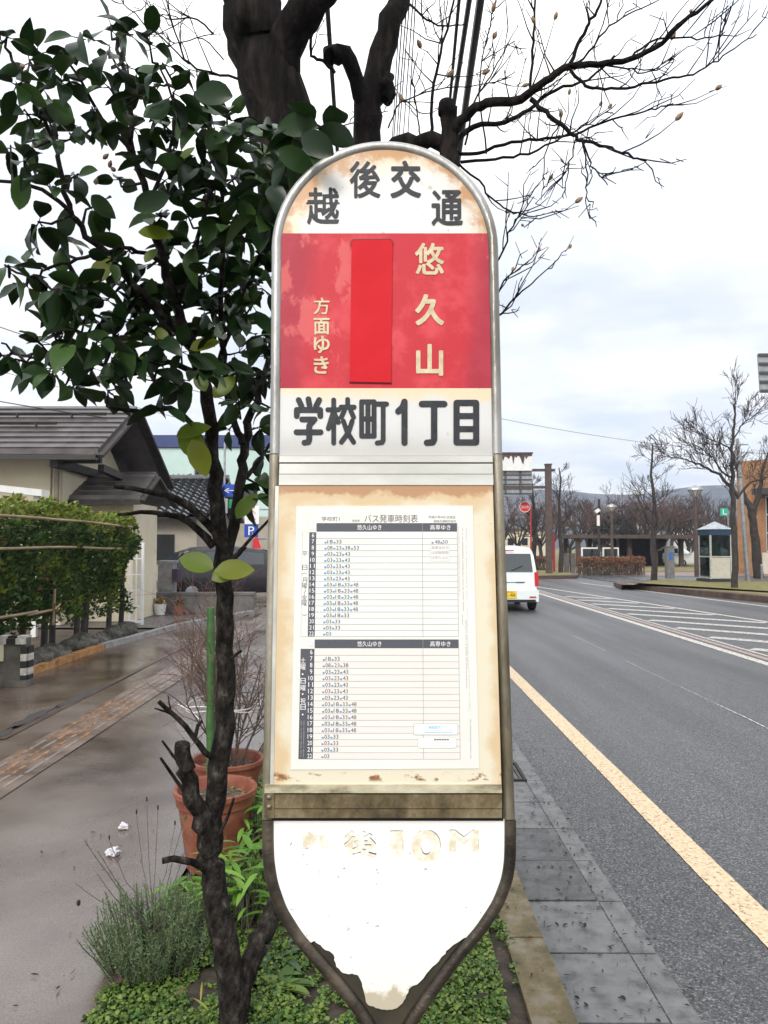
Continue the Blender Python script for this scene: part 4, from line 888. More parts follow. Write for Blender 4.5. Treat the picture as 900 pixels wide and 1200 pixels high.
# dry straw tuft, bright lance-leaved plant, rosette weeds
def plant(name, label, base, n, L, W, cols, up=.7, curl=.35, h=.0, seed=1, wav=.1, spread=.03, cat='plant', low=.45):
    r_ = random.Random(seed); m_ = MB(); s_ = MB(); t = thing(name, label, cat, base)
    for i in range(n):
        a_ = r_.uniform(0, 6.3); hh = h*r_.uniform(.3, 1); p = V(base)+V((r_.gauss(0, spread), r_.gauss(0, spread), .01))
        q = p+V((r_.gauss(0, spread), r_.gauss(0, spread), hh))
        if h: s_.tube([p, q], [.002, .0015], 4, cap=False)
        l_ = L*r_.uniform(.6, 1.15); leaf(m_, q, V((math.cos(a_), math.sin(a_), up*r_.uniform(low, 1.4))), V((-math.cos(a_)*.5, -math.sin(a_)*.5, 1)), l_, W*l_/L*r_.uniform(.8, 1.2), curl*r_.uniform(.6, 1.4), .25, 0, wav)
    m_.build('foliage', ML(name+'_leaf', cols, .45, .4, .2), t, smooth=80)
    if h: s_.build('stems', bpy.data.materials['lavender_stem'], t)
    return t
g1 = [(.07, .17, .015), (.11, .25, .025), (.17, .31, .04)]; g2 = [(.05, .10, .02), (.09, .16, .03), (.15, .2, .03)]
for i, (u, v, d, n, h, lab) in enumerate(((287, 985, 3.15, 130, .26, 'bright green lance-leaved plant between the flowerpots and the sign'), (301, 930, 3.75, 110, .30, 'bright green leafy plant right beside the rim of the rear flowerpot'))):
    p = P(u, v, d); p.z = 0; plant('leafy_plant', lab, p, n, .13, .026, g1, .55, .5, h, 20+i, .05, .075)
for i, (u, v, n, L, W, cols, lab) in enumerate(((325, 1168, 16, .11, .042, g2, 'rosette weed with broad yellowish leaves right of the camellia fork'), (318, 1128, 22, .10, .022, [(.05, .09, .045), (.09, .14, .08)], 'grey-green narrow-leaved weed under the left edge of the sign'), (268, 1120, 7, .10, .06, [(.06, .11, .06), (.09, .15, .08)], 'dull green broad-leaved weed in the fork of the camellia'), (232, 1052, 12, .07, .014, g1, 'small thin-leaved weed touching the left of the camellia trunk'), (530, 1120, 12, .08, .016, g2, 'little grassy weed below the right side of the sign'), (246, 1190, 14, .10, .008, [(.2, .24, .03), (.28, .26, .05)], 'tuft of yellow-green grass blades at the foot of the camellia'))):
    p = G(u, v); plant('weed', lab, (p.x, p.y, .015), n, L, W, cols, .55, .6, 0, 40+i, .1, .018)
p = G(185, 1118); plant('straw_tuft', 'dry brown straw tuft at the foot of the lavender', (p.x+.02, p.y-.05, .01), 26, .10, .004, [(.2, .13, .06), (.34, .24, .13)], 1.2, .5, 0, 77, .0, .02)
# terracotta pots
m_terra = M('terracotta', [(.15, .042, .023), (.22, .065, .036), (.28, .11, .068)], .55, scale=8, bump=.12, bscale=60)
m_potsoil = M('pot_soil', [(.04, .03, .022), (.12, .095, .07)], .95, scale=40, bump=.8)
def pot(base, r, h, label):
    t = thing('flowerpot', label, 'flowerpot', base, 'terracotta flowerpots in the planting strip'); b = MB()
    b.lathe(base, [(0, 0), (r*.66, 0), (r*.86, h*.72), (r*.88, h*.78), (r*.93, h*.8), (r*.95, h*.9), (r*1.0, h*.93), (r*1.0, h*.985), (r*.97, h), (r*.91, h*.985), (r*.88, h*.93), (r*.84, h*.8)], 44)
    b.build('pot', m_terra, t, smooth=40); b = MB()
    b.disc(V(base)+V((0, 0, h*.84)), r*.86, (0, 0, 1), 32); o = b.build('soil', m_potsoil, t)
    b = MB(); r_ = random.Random(int(r*1000))
    for _ in range(40):
        a_, q = r_.uniform(0, 6.3), r*.8*r_.random()**.5; leaf(b, V(base)+V((q*math.cos(a_), q*math.sin(a_), h*.85+.004)), rv(r_)*V((1, 1, .1)), V((0, 0, 1)), .035, .018, .2, .2)
    b.build('fallen_leaves', ML('dead_leaf', [(.07, .04, .02), (.2, .13, .06), (.13, .14, .04)], .8), t)
    return t
pb1 = P(252, 1004, 3.68); pb1.z = .005; pb2 = P(266, 960, 4.25); pb2.z = .005
pot(pb1, .195, .36, 'nearer empty terracotta flowerpot with a wide rolled rim')
pot(pb2, .20, .34, 'rear terracotta flowerpot holding the bare twiggy shrub')
sh = thing('bare_shrub', 'leafless reddish twiggy shrub growing from the rear flowerpot and tied with white cord', 'shrub', pb2+V((0, 0, .29)))
ss, st2 = MB(), MB(); rs = random.Random(31)
def twiggy(mb, p, d, L, r, lev, r_, fine):
    n = 4; pts = [p]
    for i in range(n): d = (d+rv(r_, .13)+V((0, 0, .03))).normalized(); pts.append(pts[-1]+d*L/n)
    mb.tube(pts, [r*(1-.55*i/n) for i in range(n+1)], 5 if r > .003 else 4, cap=False)
    if lev == 0: return
    for i in range(fine[lev]):
        t = r_.uniform(.25, 1)*n; j = min(int(t), n-1); q = pts[j].lerp(pts[j+1], t-j)
        twiggy(fine[-1] if lev <= 2 else mb, q, (d+rv(r_, .55)).normalized(), L*r_.uniform(.4, .7), r*.5, lev-1, r_, fine)
for _ in range(17):
    a_ = rs.uniform(0, 6.3); q = rs.random()**.5*.08; p0 = pb2+V((q*math.cos(a_), q*math.sin(a_), .285))
    twiggy(ss, p0, V((math.cos(a_)*rs.uniform(.05, .42), math.sin(a_)*rs.uniform(.05, .42), 1)), rs.uniform(.42, .68), .0068, 3, rs, [0, 3, 4, 6, st2])
ss.build('stems', M('shrub_stem', [(.05, .04, .033), (.13, .1, .08)], .85, scale=30, bump=.4), sh, smooth=70); st2.build('twigs', M('reddish_twig', [(.09, .045, .035), (.17, .095, .075)], .8, scale=20), sh)
bp_ = P(247, 880, 3.95); bp_.z = .0
b = MB(); top_ = P(247, 712, 3.98); pts = [bp_.lerp(top_, t) for t in np.linspace(0, 1, 13)]
b.tube(pts, [.019+(.0035 if i % 4 == 2 else 0) for i in range(13)], 10); tag(b.build('garden_stake', M('green_stake', [(.022, .065, .015), (.04, .11, .025), (.07, .14, .045)], .5, scale=9, bump=.2), base=bp_, smooth=50), 'green plant support stake standing among the bare shrub stems', 'stake')
b = MB(); c_ = pb2+V((0, -.02, .62))
for k_ in range(2):
    pts = [c_+V((.20*math.cos(a_)-.02, .17*math.sin(a_), .012*math.sin(3*a_+k_)+.018*k_)) for a_ in np.linspace(0, 2*math.pi, 36)]; b.tube(pts, .0028, 6, cap=False)
b.tube([c_+V((-.2, -.07, .01)), c_+V((-.24, -.1, .03)), c_+V((-.16, -.13, .0)), c_+V((-.10, -.16, -.05))], .0028, 6)
tag(b.build('tie_string', M('white_cord', (.72, .72, .7), .7), base=c_, smooth=60), 'white cord tied in a ring round the bare shrub and its stake', 'cord')
# litter: two crumpled tissues, leaf crumbs on pavement and gutter
for u, v, s_, lab in ((133, 1000, .026, 'larger crumpled white tissue lying on the pavement by the lavender'), (145, 969, .019, 'smaller crumpled white tissue farther along the wet pavement')):
    p = G(u, v, .012); bm = bmesh.new(); bmesh.ops.create_icosphere(bm, subdivisions=3, radius=s_)
    for q in bm.verts: q.co = q.co*(1+.7*noise.noise(q.co*70+V((u, 0, 0)))+.4*noise.noise(q.co*190+V((u, 0, 0)))); q.co.z = q.co.z*.75+s_*.3; q.co.x *= 1.25
    me = bpy.data.meshes.new('crumpled_tissue'); bm.to_mesh(me); bm.free(); me.materials.append(M('tissue', (.55, .53, .57), .9)); o = bpy.data.objects.new('crumpled_tissue', me); C.objects.link(o); o.location = p; tag(o, lab, 'tissue', 'crumpled tissues on the pavement')
lt = MB(); rq = random.Random(77)
def crumb(x, y, z, s_):
    a_ = rq.uniform(0, 6.3); d = V((math.cos(a_), math.sin(a_), rq.uniform(-.05, .15))); leaf(lt, V((x, y, z)), d, V((rq.uniform(-.3, .3), rq.uniform(-.3, .3), 1)), s_, s_*rq.uniform(.12, .5), rq.uniform(-.2, .2), .3)
for _ in range(700): crumb(rq.uniform(.63, 1.1)+max(0, rq.gauss(0, .05)), rq.uniform(2.3, 6.5), -.108, rq.uniform(.006, .032))
for _ in range(800): x = 1.08+abs(rq.gauss(0, .25)); crumb(x, rq.uniform(2.3, 7), ROAD+.004, rq.uniform(.004, .016))
for _ in range(110): crumb(-.95-abs(rq.gauss(0, .55)), rq.uniform(2.2, 6), .008, rq.uniform(.005, .02))
for u, v in ((45, 1142), (82, 1142), (70, 1155), (50, 1000), (76, 997), (112, 975), (118, 980)): p = G(u, v, .01); crumb(p.x, p.y, .01, .03)
for _ in range(90): crumb(rq.uniform(.25, .6), rq.uniform(2.2, 3.8), .014, rq.uniform(.006, .024))
for _ in range(45): crumb(rq.uniform(-.9, .45), rq.uniform(2.2, 3.6), rq.uniform(.03, .055), rq.uniform(.02, .05))
tag(lt.build('leaf_litter', ML('litter', [(.006, .005, .004), (.015, .011, .008), (.03, .024, .014), (.11, .07, .035)], .8), base=(0, 0, 0)), 'scattered dark leaf crumbs on the gutter and pavement', 'leaf litter', kind='stuff')
b = MB(); p = G(128, 1146, .02); leaf(b, p, V((1, .3, .2)), V((0, -.3, 1)), .09, .05, .2, -.4); tag(b.build('fallen_leaf', M('brown_leaf', [(.05, .02, .018), (.1, .05, .04)], .5, scale=20), base=p, smooth=80), 'large curled purple-brown dead leaf on the pavement edge', 'leaf')
# drain grate in the gutter
t = thing('drain_grate', 'black steel drain grate set into the concrete gutter beside the sign', 'drain grate', (.80, 5.55, -.112)); b = MB()
for dx in (-.17, .17): b.box((.80+dx, 5.55, -.11), (.02, .42, .016))
for dy in (-.20, .20): b.box((.80, 5.55+dy, -.11), (.318, .02, .016))
b.build('frame', m_black, t); b = MB()
for i in range(9): b.box((.80-.14+.035*i, 5.55, -.112), (.012, .378, .012))
b.build('bars', M('grate_steel', (.06, .06, .06), .5, .6), t)

# ================================================================== LEFT: HEDGE, HOUSES, PARKED CAR
m_wall_cream = M('cream_wall', [(.52, .46, .34), (.62, .56, .43)], .8, scale=1.2, bump=.1, bscale=60)
m_wall_tan = M('tan_wall', [(.30, .27, .215), (.38, .34, .28)], .8, scale=1.5)
m_roof = M('brown_metal_roof', [(.07, .062, .06), (.13, .118, .115)], .38, .3, scale=3)
m_timber = M('dark_timber', [(.018, .014, .012), (.045, .035, .03)], .7, scale=8)
m_pipe = M('drain_pipe', [(.16, .13, .1), (.25, .21, .17)], .6, scale=4)
m_white = M('white_paint', [(.66, .66, .64), (.76, .76, .74)], .5, scale=6)
m_steelgrey = M('galvanised', [(.25, .26, .27), (.4, .41, .42)], .45, .6, scale=6)
m_glass_dark = M('dark_window', (.02, .024, .026), .06, spec=.6)
# ---- hedge
hb = V((-4.75, 10.6, 0))
hedge = thing('clipped_hedge', 'tall clipped conifer hedge with bamboo rails along the left pavement', 'hedge', hb)
rh = random.Random(2); hf = MB()
def hedge_fill(n):
    c = 0
    while c < n:
        y = rh.uniform(6.6, 13.7); z = rh.uniform(.35, 2.12); side = rh.random()
        x = -4.28 - (rh.random()**2)*1.0
        top = 2.02+.13*noise.noise(V((x*1.3, y*1.3, 0)))+.10*noise.noise(V((x*4, y*4, 0)))
        if z > top: continue
        bulge = .27*noise.noise(V((y*1.1, z*1.6, 3)))+.14*noise.noise(V((y*3.3, z*3.3, 8)))
        if z < .95:
            if rh.random() < (.95-z)*1.5 + .5*noise.noise(V((y*1.4, z*2, 9))): continue
        x += bulge + (.0 if z > .9 else -.25*(.9-z))
        if y > 13.2: x -= (y-13.2)*.6
        hole = noise.noise(V((x*2.5, y*1.9, z*2.1)))
        if hole < -.3: continue
        c += 1
        d = (V((1, 0, .55))+rv(rh, .65)).normalized(); s_ = rh.uniform(.035, .085); p = V((x, y, z)); sd_ = d.cross(rv(rh)).normalized()*s_*.42
        k = 1 if z > 1.80+.16*noise.noise(V((y*2, z*2, 4))) or (hole > .28 and rh.random() < .6) else 0
        if rh.random() < (.012 if noise.noise(V((y*1.2, z*1.2, 11))) < .2 else .10): k = 2
        u_ = d*s_
        hf.face([p-sd_*.3, p+u_*.35-sd_, p+u_*.55-sd_*.45, p+u_*1.1, p+u_*.6+sd_*.4, p+u_*.4+sd_, p+sd_*.3], k)
hedge_fill(30000)
hf.build('foliage', [ML('hedge_leaf', [(.016, .038, .009), (.033, .072, .014), (.055, .105, .02), (.08, .12, .025)], .6, .3, .15), ML('hedge_new_growth', [(.085, .14, .016), (.15, .20, .025), (.22, .23, .038)], .6, .3, .2), ML('dead_spray', [(.10, .055, .03), (.2, .1, .05)], .8)], hedge)
for y in (8.2, 8.75, 9.25, 9.9, 10.3, 10.75, 11.2, 11.7, 12.2, 12.7, 13.3):
    b = MB(); x = -4.6+rh.uniform(-.15, .15); b.tube([V((x, y, -.03)), V((x+rh.uniform(-.04, .04), y+.03, .6)), V((x, y+rh.uniform(-.1, .1), 1.5))], [.05, .042, .03], 8); b.build('trunk', m_timber, hedge, smooth=60)
m_bamboo = M('bamboo', [(.16, .11, .06), (.34, .25, .15)], .6, scale=14, stretch=(1, .2, 1))
for z, ya, yb in ((1.82, 6.6, 13.6), (1.46, 7.6, 13.4), (.72, 7.4, 9.3), (.70, 9.0, 9.9)):
    b = MB(); pts = [V((-4.16+.05*noise.noise(V((y, z, 0)))-(max(0, y-12.6)*.25), y, z+.03*noise.noise(V((y*.6, z, 4))))) for y in np.linspace(ya, yb, 16)]; b.tube(pts, .017, 8); b.build('bamboo_rail', m_bamboo, hedge, smooth=60)
b = MB(); b.tube([V((-4.18, 9.75, .5)), V((-4.17, 9.76, .95))], .02, 8); b.tube([V((-4.14, 9.7, .70)), V((-4.12, 9.82, .76)), V((-4.16, 9.78, .66)), V((-4.14, 9.7, .78))], .011, 6); b.build('bamboo_tie', m_bamboo, hedge, smooth=60)
# edging boulders below the hedge
m_stone = M('mossy_stone', [(.02, .018, .014), (.06, .055, .043), (.12, .115, .10)], .85, scale=9, bump=1, bscale=24, bdist=.03)
for i, y in enumerate((8.75, 9.2, 9.65, 10.2, 10.75, 11.2, 11.75, 12.3, 12.9)):
    bm = bmesh.new(); bmesh.ops.create_icosphere(bm, subdivisions=3, radius=.24)
    for q in bm.verts: q.co = q.co*(1+.55*noise.noise(q.co*3.5+V((i*7, 0, 0)))+.2*noise.noise(q.co*9+V((i*7, 0, 0)))); q.co.z *= .62; q.co.y *= 1.25; q.co.x *= .75
    me = bpy.data.meshes.new('edging_stone'); bm.to_mesh(me); bm.free(); me.polygons.foreach_set('use_smooth', [True]*len(me.polygons)); me.materials.append(m_stone)
    o = bpy.data.objects.new('edging_stone', me); C.objects.link(o); o.location = (-4.33, y, .05+.02*(i % 3)); tag(o, 'low mossy edging stone in the row under the clipped hedge', 'stone', 'edging stones under the hedge')
# striped guard block
t = thing('guard_block', 'grey concrete block edged with black and white hazard stripes in front of the hedge', 'block', (-4.4, 8.31, 0)); b = MB()
b.box((-4.47, 8.31, .29), (1.3, .12, .44)); b.build('block', M('stained_concrete', [(.06, .055, .045), (.13, .12, .1)], .8, scale=5, bump=.3), t)
b = MB(); b.box((-4.47, 8.31, .035), (1.36, .2, .07)); b.build('plinth', bpy.data.materials['stained_concrete'], t)
b = MB(); n = 13
for i in range(n): b.box((-5.12+.05+i*.1, 8.235, .48), (.1, .03, .06), k=i % 2); b.box((-5.12+.05+i*.1, 8.32, .523), (.1, .12, .022), k=i % 2)
for i in range(5): b.box((-3.835, 8.236, .085+.075*i), (.06, .03, .075), k=(i+1) % 2); b.box((-3.805, 8.32, .085+.075*i), (.024, .12, .075), k=(i+1) % 2)
b.build('hazard_stripe', [M('worn_white', [(.3, .28, .25), (.55, .53, .48)], .7, scale=20), m_black], t)
b = MB(); b.box((-4.30, 8.235, .365), (.5, .012, .19)); b.build('pale_plate', M('cream_plate', [(.5, .47, .32), (.6, .57, .42)], .6, scale=9), t)
# ---- the brown-roofed house
h = thing('gabled_house', 'cream house with brown ribbed metal gable roof and small porch behind the hedge', 'house', (-8, 16, 0)); b = MB()
gp_ = [(-6.1, 14.55, 0), (-6.1, 17.9, 0), (-6.1, 17.9, 3.05), (-6.1, 16.1, 4.25), (-6.1, 14.55, 3.3)]
b.slab(gp_, V((-8, 0, 0))); b.build('wall', m_wall_cream, h, fix=True)
RX0, RX1 = -16.0, -5.22
def roof_slab(b, a0, a1, ridge0, ridge1, th, k=0):     # eave points a0,a1 and ridge points
    up = V((0, 0, th)); b.slab([V(a0), V(a1), V(ridge1), V(ridge0)], up, k)
rf = MB(); roof_slab(rf, (RX0, 13.95, 3.17), (RX1, 13.95, 3.17), (RX0, 16.1, 4.35), (RX1, 16.1, 4.35), .09)
roof_slab(rf, (RX0, 18.6, 2.95), (RX1, 18.6, 2.95), (RX0, 16.1, 4.35), (RX1, 16.1, 4.35), .09)
dirn = V((0, 2.15, 1.18)).normalized(); up_ = V((0, -1.18, 2.15)).normalized()
for i in range(9):
    p = V((0, 13.95, 3.27))+dirn*(i*.272+.05); rf.bar((RX0, p.y, p.z), (RX1, p.y, p.z), .03, .04, up_)
ro = rf.build('roof', m_roof, h, fix=True)
sg = MB()
for i, (xa, xb) in ((2, (-16, -7.6)), (4, (-16, -6.4)), (6, (-10, -5.6))):
    p = V((0, 13.95, 3.36))+dirn*(i*.272+.02)
    sg.bar((xa, p.y, p.z), (xb, p.y, p.z), .035, .06, up_)
    for x in np.arange(xa+.4, xb, 1.1): sg.box((x, p.y, p.z-.03), (.03, .05, .07))
sg.build('snow_guard', m_timber, ro)
b = MB(); b.bar((RX1+.02, 13.9, 3.12), (RX1+.02, 16.1, 4.33), .06, .2, V((1, 0, 0))); b.bar((RX1+.02, 18.65, 2.9), (RX1+.02, 16.1, 4.33), .06, .2, V((1, 0, 0))); b.build('bargeboard', m_timber, h)
b = MB(); b.bar((-6.05, 14.0, 3.02), (-6.05, 18.3, 2.98), .14, .16); b.bar((-5.3, 14.35, 3.1), (-6.05, 14.35, 3.1), .1, .12); b.bar((-5.3, 15.2, 3.75), (-6.05, 15.2, 3.75), .1, .12); b.bar((-5.35, 14.2, 3.1), (-5.35, 15.1, 3.55), .07, .07); b.bar((-5.4, 14.6, 2.98), (-5.4, 17.8, 2.78), .12, .14); b.build('beam', m_timber, h)
b = MB(); b.bar((RX0, 13.88, 3.1), (RX1, 13.88, 3.1), .1, .09); b.build('gutter', M('dark_gutter', (.025, .022, .022), .4), h)
b = MB(); b.tube([V((-6.16, 14.42, 3.0)), V((-6.16, 14.42, .2))], .045, 10); b.tube([V((-6.28, 14.46, 3.0)), V((-6.28, 14.46, 2.4)), V((-6.2, 14.46, 2.2)), V((-6.2, 14.46, .2))], .02, 6); b.build('downpipe', m_pipe, h, smooth=60)
b = MB(); b.slab([V((-6.06, 15.25, 0)), V((-4.98, 15.25, 0)), V((-4.98, 15.25, 2.35)), V((-6.06, 15.25, 2.35))], V((0, 1.6, 0))); b.build('porch_wall', m_wall_cream, h, fix=True)
pr = MB(); roof_slab(pr, (-6.35, 14.85, 2.38), (-4.72, 14.85, 2.38), (-6.5, 16.1, 2.98), (-4.80, 16.1, 2.98), .07); roof_slab(pr, (-6.1, 17.3, 2.38), (-4.72, 17.3, 2.38), (-6.1, 16.1, 2.98), (-4.80, 16.1, 2.98), .07)
d2 = V((0, 1.25, .6)).normalized()
for i in range(6): p = V((0, 14.87, 2.46))+d2*(i*.25); pr.bar((-6.4, p.y, p.z), (-4.74, p.y, p.z), .02, .03)
pr.build('porch_roof', m_roof, h, fix=True)
b = MB(); b.bar((-6.35, 14.82, 2.34), (-4.70, 14.82, 2.34), .08, .1); b.bar((-4.70, 14.82, 2.36), (-4.76, 16.1, 2.93), .04, .12, V((1, 0, 0))); b.bar((-4.70, 17.3, 2.36), (-4.76, 16.1, 2.93), .04, .12, V((1, 0, 0))); b.build('porch_fascia', m_timber, h)
# white carport roof and white gate
t = thing('carport', 'white flat-edged carport roof showing above the left end of the hedge', 'carport', (-7.2, 12.4, 0)); b = MB()
b.slab([V((-9.5, 11.2, 2.7)), V((-5.63, 12.6, 2.31)), V((-5.63, 12.9, 2.31)), V((-9.5, 12.9, 2.7))], V((0, 0, .11))); b.build('roof', m_white, t, fix=True)
for x, y in ((-5.75, 12.7), (-9.2, 12.7)): b = MB(); b.box((x, y, 1.17), (.08, .08, 2.34)); b.build('post', m_white, t)
t = thing('lattice_gate', 'narrow white lattice gate standing at the far end of the hedge', 'gate', (-4.75, 14.6, 0)); b = MB()
for x in (-4.95, -4.58): b.box((x, 14.62, .78), (.045, .045, 1.56))
for z in (.06, 1.53): b.box((-4.765, 14.62, z), (.325, .04, .05))
b.build('frame', m_white, t); b = MB()
for i in range(2): b.box((-4.83+.13*i, 14.62, .79), (.025, .025, 1.42))
for z in (.35, .65, .95, 1.25): b.box((-4.765, 14.62+.0, z), (.322, .02, .025))
b.build('lattice', m_white, t)
t = thing('mailbox_pillar', 'pale grey pillar with dark mailbox beside the parked car', 'mailbox', (-4.95, 17.6, 0)); b = MB(); b.box((-4.95, 17.6, .55), (.34, .34, 1.1)); b.box((-4.95, 17.6, 1.13), (.4, .4, .06)); b.build('pillar', m_steelgrey, t); b = MB(); b.box((-4.72, 17.5, .82), (.12, .3, .3)); b.build('mailbox', M('plum_box', (.05, .03, .06), .4), t)
# low block wall with flower tubs before the parked car
t = tag((lambda b: (b.box((-4.6, 17.2, .2), (3.4, .18, .40)), b.box((-4.6, 17.2, .43), (3.44, .22, .06)), b.build('low_wall', M('grey_block', [(.09, .09, .085), (.17, .165, .155)], .8, scale=3, bump=.3), base=(-4.6, 17.2, 0)))[-1])(MB()), 'low grey block wall in front of the dark parked car', 'wall')
def tub(x, y, r, h, cols, lab, wmat):
    q = thing('flower_tub', lab, 'planter', (x, y, 0), 'flower tubs by the low wall'); b = MB(); b.lathe((x, y, 0), [(0, 0), (r*.75, 0), (r, h), (r*.9, h), (r*.85, h*.8), (0, h*.8)], 18); b.build('tub', wmat, q, smooth=40); b = MB(); r_ = random.Random(int(x*100))
    for _ in range(90): a_ = r_.uniform(0, 6.3); leaf(b, V((x, y, h))+V((r*.8*r_.random()*math.cos(a_), r*.8*r_.random()*math.sin(a_), r_.uniform(0, .1))), rv(r_)+V((0, 0, 1)), V((0, 0, 1)), .07, .05, .2, .2)
    b.build('flowers', ML('flower_mix', cols, .6), q, smooth=80)
tub(-4.85, 16.7, .14, .24, [(.5, .34, .03), (.45, .3, .04), (.06, .12, .02)], 'white tub of yellow flowers below the low wall', m_white); tub(-4.45, 16.75, .13, .2, [(.45, .04, .03), (.08, .14, .03), (.06, .1, .02)], 'tub of red and green plants below the low wall', m_terra)
# ---- tiled house, pale teal building
def gable(name, label, cat, x0, x1, y0, y1, ze, zr, mw, mr, over=.5, tiles=False):
    h = thing(name, label, cat, ((x0+x1)/2, (y0+y1)/2, 0)); ym = (y0+y1)/2; b = MB()
    b.slab([V((x1, y0, 0)), V((x1, y1, 0)), V((x1, y1, ze)), V((x1, ym, zr-.12)), V((x1, y0, ze))], V((x0-x1, 0, 0))); b.build('wall', mw, h, fix=True); b = MB()
    if not tiles:
        for ys_ in (y0-over, y1+over): roof_slab(b, (x0-over, ys_, ze-.1), (x1+over, ys_, ze-.1), (x0-over, ym, zr), (x1+over, ym, zr), .12)
    else:
        L = math.hypot(ym-y0+over, zr-ze+.1); d = V((0, ym-y0+over, zr-ze+.1)).normalized(); nn = V((0, -d.z, d.y)); nr_ = int(L/.26); nc = int((x1-x0+2*over)/.27)*8
        vs = []
        for j in range(nr_*2+2):
            jj = j//2; t_ = jj*.26 + (.26 if j % 2 else 0); lift = .05 if j % 2 == 0 else 0
            for i in range(nc+1):
                x = x0-over+(x1-x0+2*over)*i/nc; ph = (x/.27) % 1; vs.append(V((x, y0-over, ze-.1))+d*min(t_, L)+nn*(.06+lift+.045*math.cos(2*math.pi*ph)))
        b.mesh(vs, [(j*(nc+1)+i, j*(nc+1)+i+1, (j+1)*(nc+1)+i+1, (j+1)*(nc+1)+i) for j in range(nr_*2+1) for i in range(nc)])
        roof_slab(b, (x0-over, y1+over, ze-.1), (x1+over, y1+over, ze-.1), (x0-over, ym, zr), (x1+over, ym, zr), .12); b.slab([V((x0-over, y0-over, ze-.13)), V((x1+over, y0-over, ze-.13)), V((x1+over, ym, zr-.06)), V((x0-over, ym, zr-.06))], V((0, 0, .05)))
        b.tube([V((x0-over, ym, zr+.1)), V((x1+over, ym, zr+.1))], .12, 10)
    b.build('roof', mr, h, fix=not tiles); return h
m_tile = M('glazed_roof_tile', [(.018, .02, .022), (.045, .048, .052)], .16, scale=5, spec=.8)
th = gable('tiled_house', 'low tan house with glossy black tiled roof behind the parked car', 'house', -11, -5.9, 24.2, 29.2, 2.45, 3.75, m_wall_tan, m_tile, .5, True)
b = MB(); b.box((-7.2, 24.18, 1.4), (1.2, .06, .9)); b.build('window', m_glass_dark, th)
t = thing('teal_building', 'pale teal building with flat dark blue roof band behind the houses', 'building', (-14, 50, 0)); b = MB(); b.box((-13.5, 52, 3.75), (14, 10, 7.5)); b.build('wall', M('pale_teal_wall', [(.43, .57, .53), (.5, .63, .59)], .7, scale=.8), t)
b = MB(); b.box((-13.5, 52, 7.9), (14.3, 10.3, .75)); b.build('roof_band', M('navy_band', [(.02, .035, .12), (.03, .05, .16)], .4, scale=1), t)
for x, z, w_, h_ in ((-14.3, 5.9, 1.3, 1.5), (-11, 5.9, 1.3, 1.5), (-17.5, 5.9, 1.3, 1.5), (-8.2, 4.8, .9, .9)):
    b = MB(); b.box((x, 46.96, z), (w_, .1, h_)); f = b.build('window', m_steelgrey, t); b = MB(); b.box((x, 46.9, z), (w_-.14, .04, h_-.14)); b.build('pane', m_glass_dark, f)
# fence-like steel rack, low store behind at the right of it
t = thing('steel_rack', 'grey steel rack structure seen between the parking signs and the bus stop', 'rack', (-3.6, 30, 0)); b = MB()
for x in (-5.0, -4.2, -3.4, -2.6, -1.8): b.box((x, 30, 1.7), (.07, .07, 3.4))
b.build('posts', m_steelgrey, t); b = MB()
for z in (.6, 1.3, 1.75, 2.3, 2.9, 3.35): b.box((-3.4, 29.94, z), (3.3, .05, .06))
b.build('rails', m_steelgrey, t)
b = MB(); b.box((-7.6, 36, 1.4), (7, 3, 2.8)); tag(b.build('store_shed', m_wall_tan, base=(-7.6, 36, 0)), 'plain low tan shed behind the steel rack', 'shed')
# signs of the car park
def sign_pole(x, y, h, r=.035): b = MB(); b.tube([V((x, y, -.02)), V((x, y, h))], r, 10); return b
m_signblue = M('sign_blue', (.012, .06, .36), .4); m_signwhite = M('sign_white', (.78, .78, .76), .5); m_signred = M('sign_red', (.6, .02, .025), .45); m_signgreen = M('sign_green', (.02, .3, .12), .45)
c = P(263, 575, 26); t = thing('parking_sign', 'tall pole with wide blue parking sign and small white and green boards beneath', 'sign', (c.x, 26, 0)); sign_pole(c.x, 26, 5.0).build('pole', m_steelgrey, t, smooth=60)
b = MB(); b.box((c.x+.05, 25.94, c.z), (.98, .05, .42)); f = b.build('blue_board', m_signblue, t); b = MB(); put_text(b, 'P', 0, 0, 1, 1, lambda u, v: V((c.x-.36+.24*u, 25.912, c.z+.13-.26*v))); put_text(b, '←', 0, 0, 1, 1, lambda u, v: V((c.x-.02+.4*u, 25.912, c.z+.08-.16*v))); b.build('lettering', m_signwhite, f)
b = MB(); b.box((c.x-.08, 25.94, c.z-.52), (.4, .05, .5)); b.build('white_board', m_signwhite, t); b = MB(); b.box((c.x+.26, 25.94, c.z-.45), (.2, .05, .3)); b.build('green_board', m_signgreen, t)
c = P(294.5, 622, 25); t = thing('parking_board', 'small square blue letter P board under a white board with red chevrons', 'sign', (c.x, 25, 0)); sign_pole(c.x, 25.05, 3.0, .025).build('pole', m_steelgrey, t, smooth=60)
b = MB(); b.box((c.x, 24.98, c.z), (.44, .04, .42)); f = b.build('blue_board', m_signblue, t); b = MB(); put_text(b, 'P', 0, 0, 1, 1, lambda u, v: V((c.x-.09+.19*u, 24.955, c.z+.14-.28*v))); b.build('lettering', m_signwhite, f)
b = MB(); b.box((c.x+.02, 24.98, c.z+.52), (.46, .04, .6)); f = b.build('white_board', m_signwhite, t); b = MB()
for dz in (.36, .56):
    for s_ in (-1, 1): b.bar(V((c.x+.02, 24.95, c.z+dz+.12)), V((c.x+.02+s_*.13, 24.95, c.z+dz)), .012, .035, V((0, 1, 0)))
b.build('chevrons', m_signred, f)
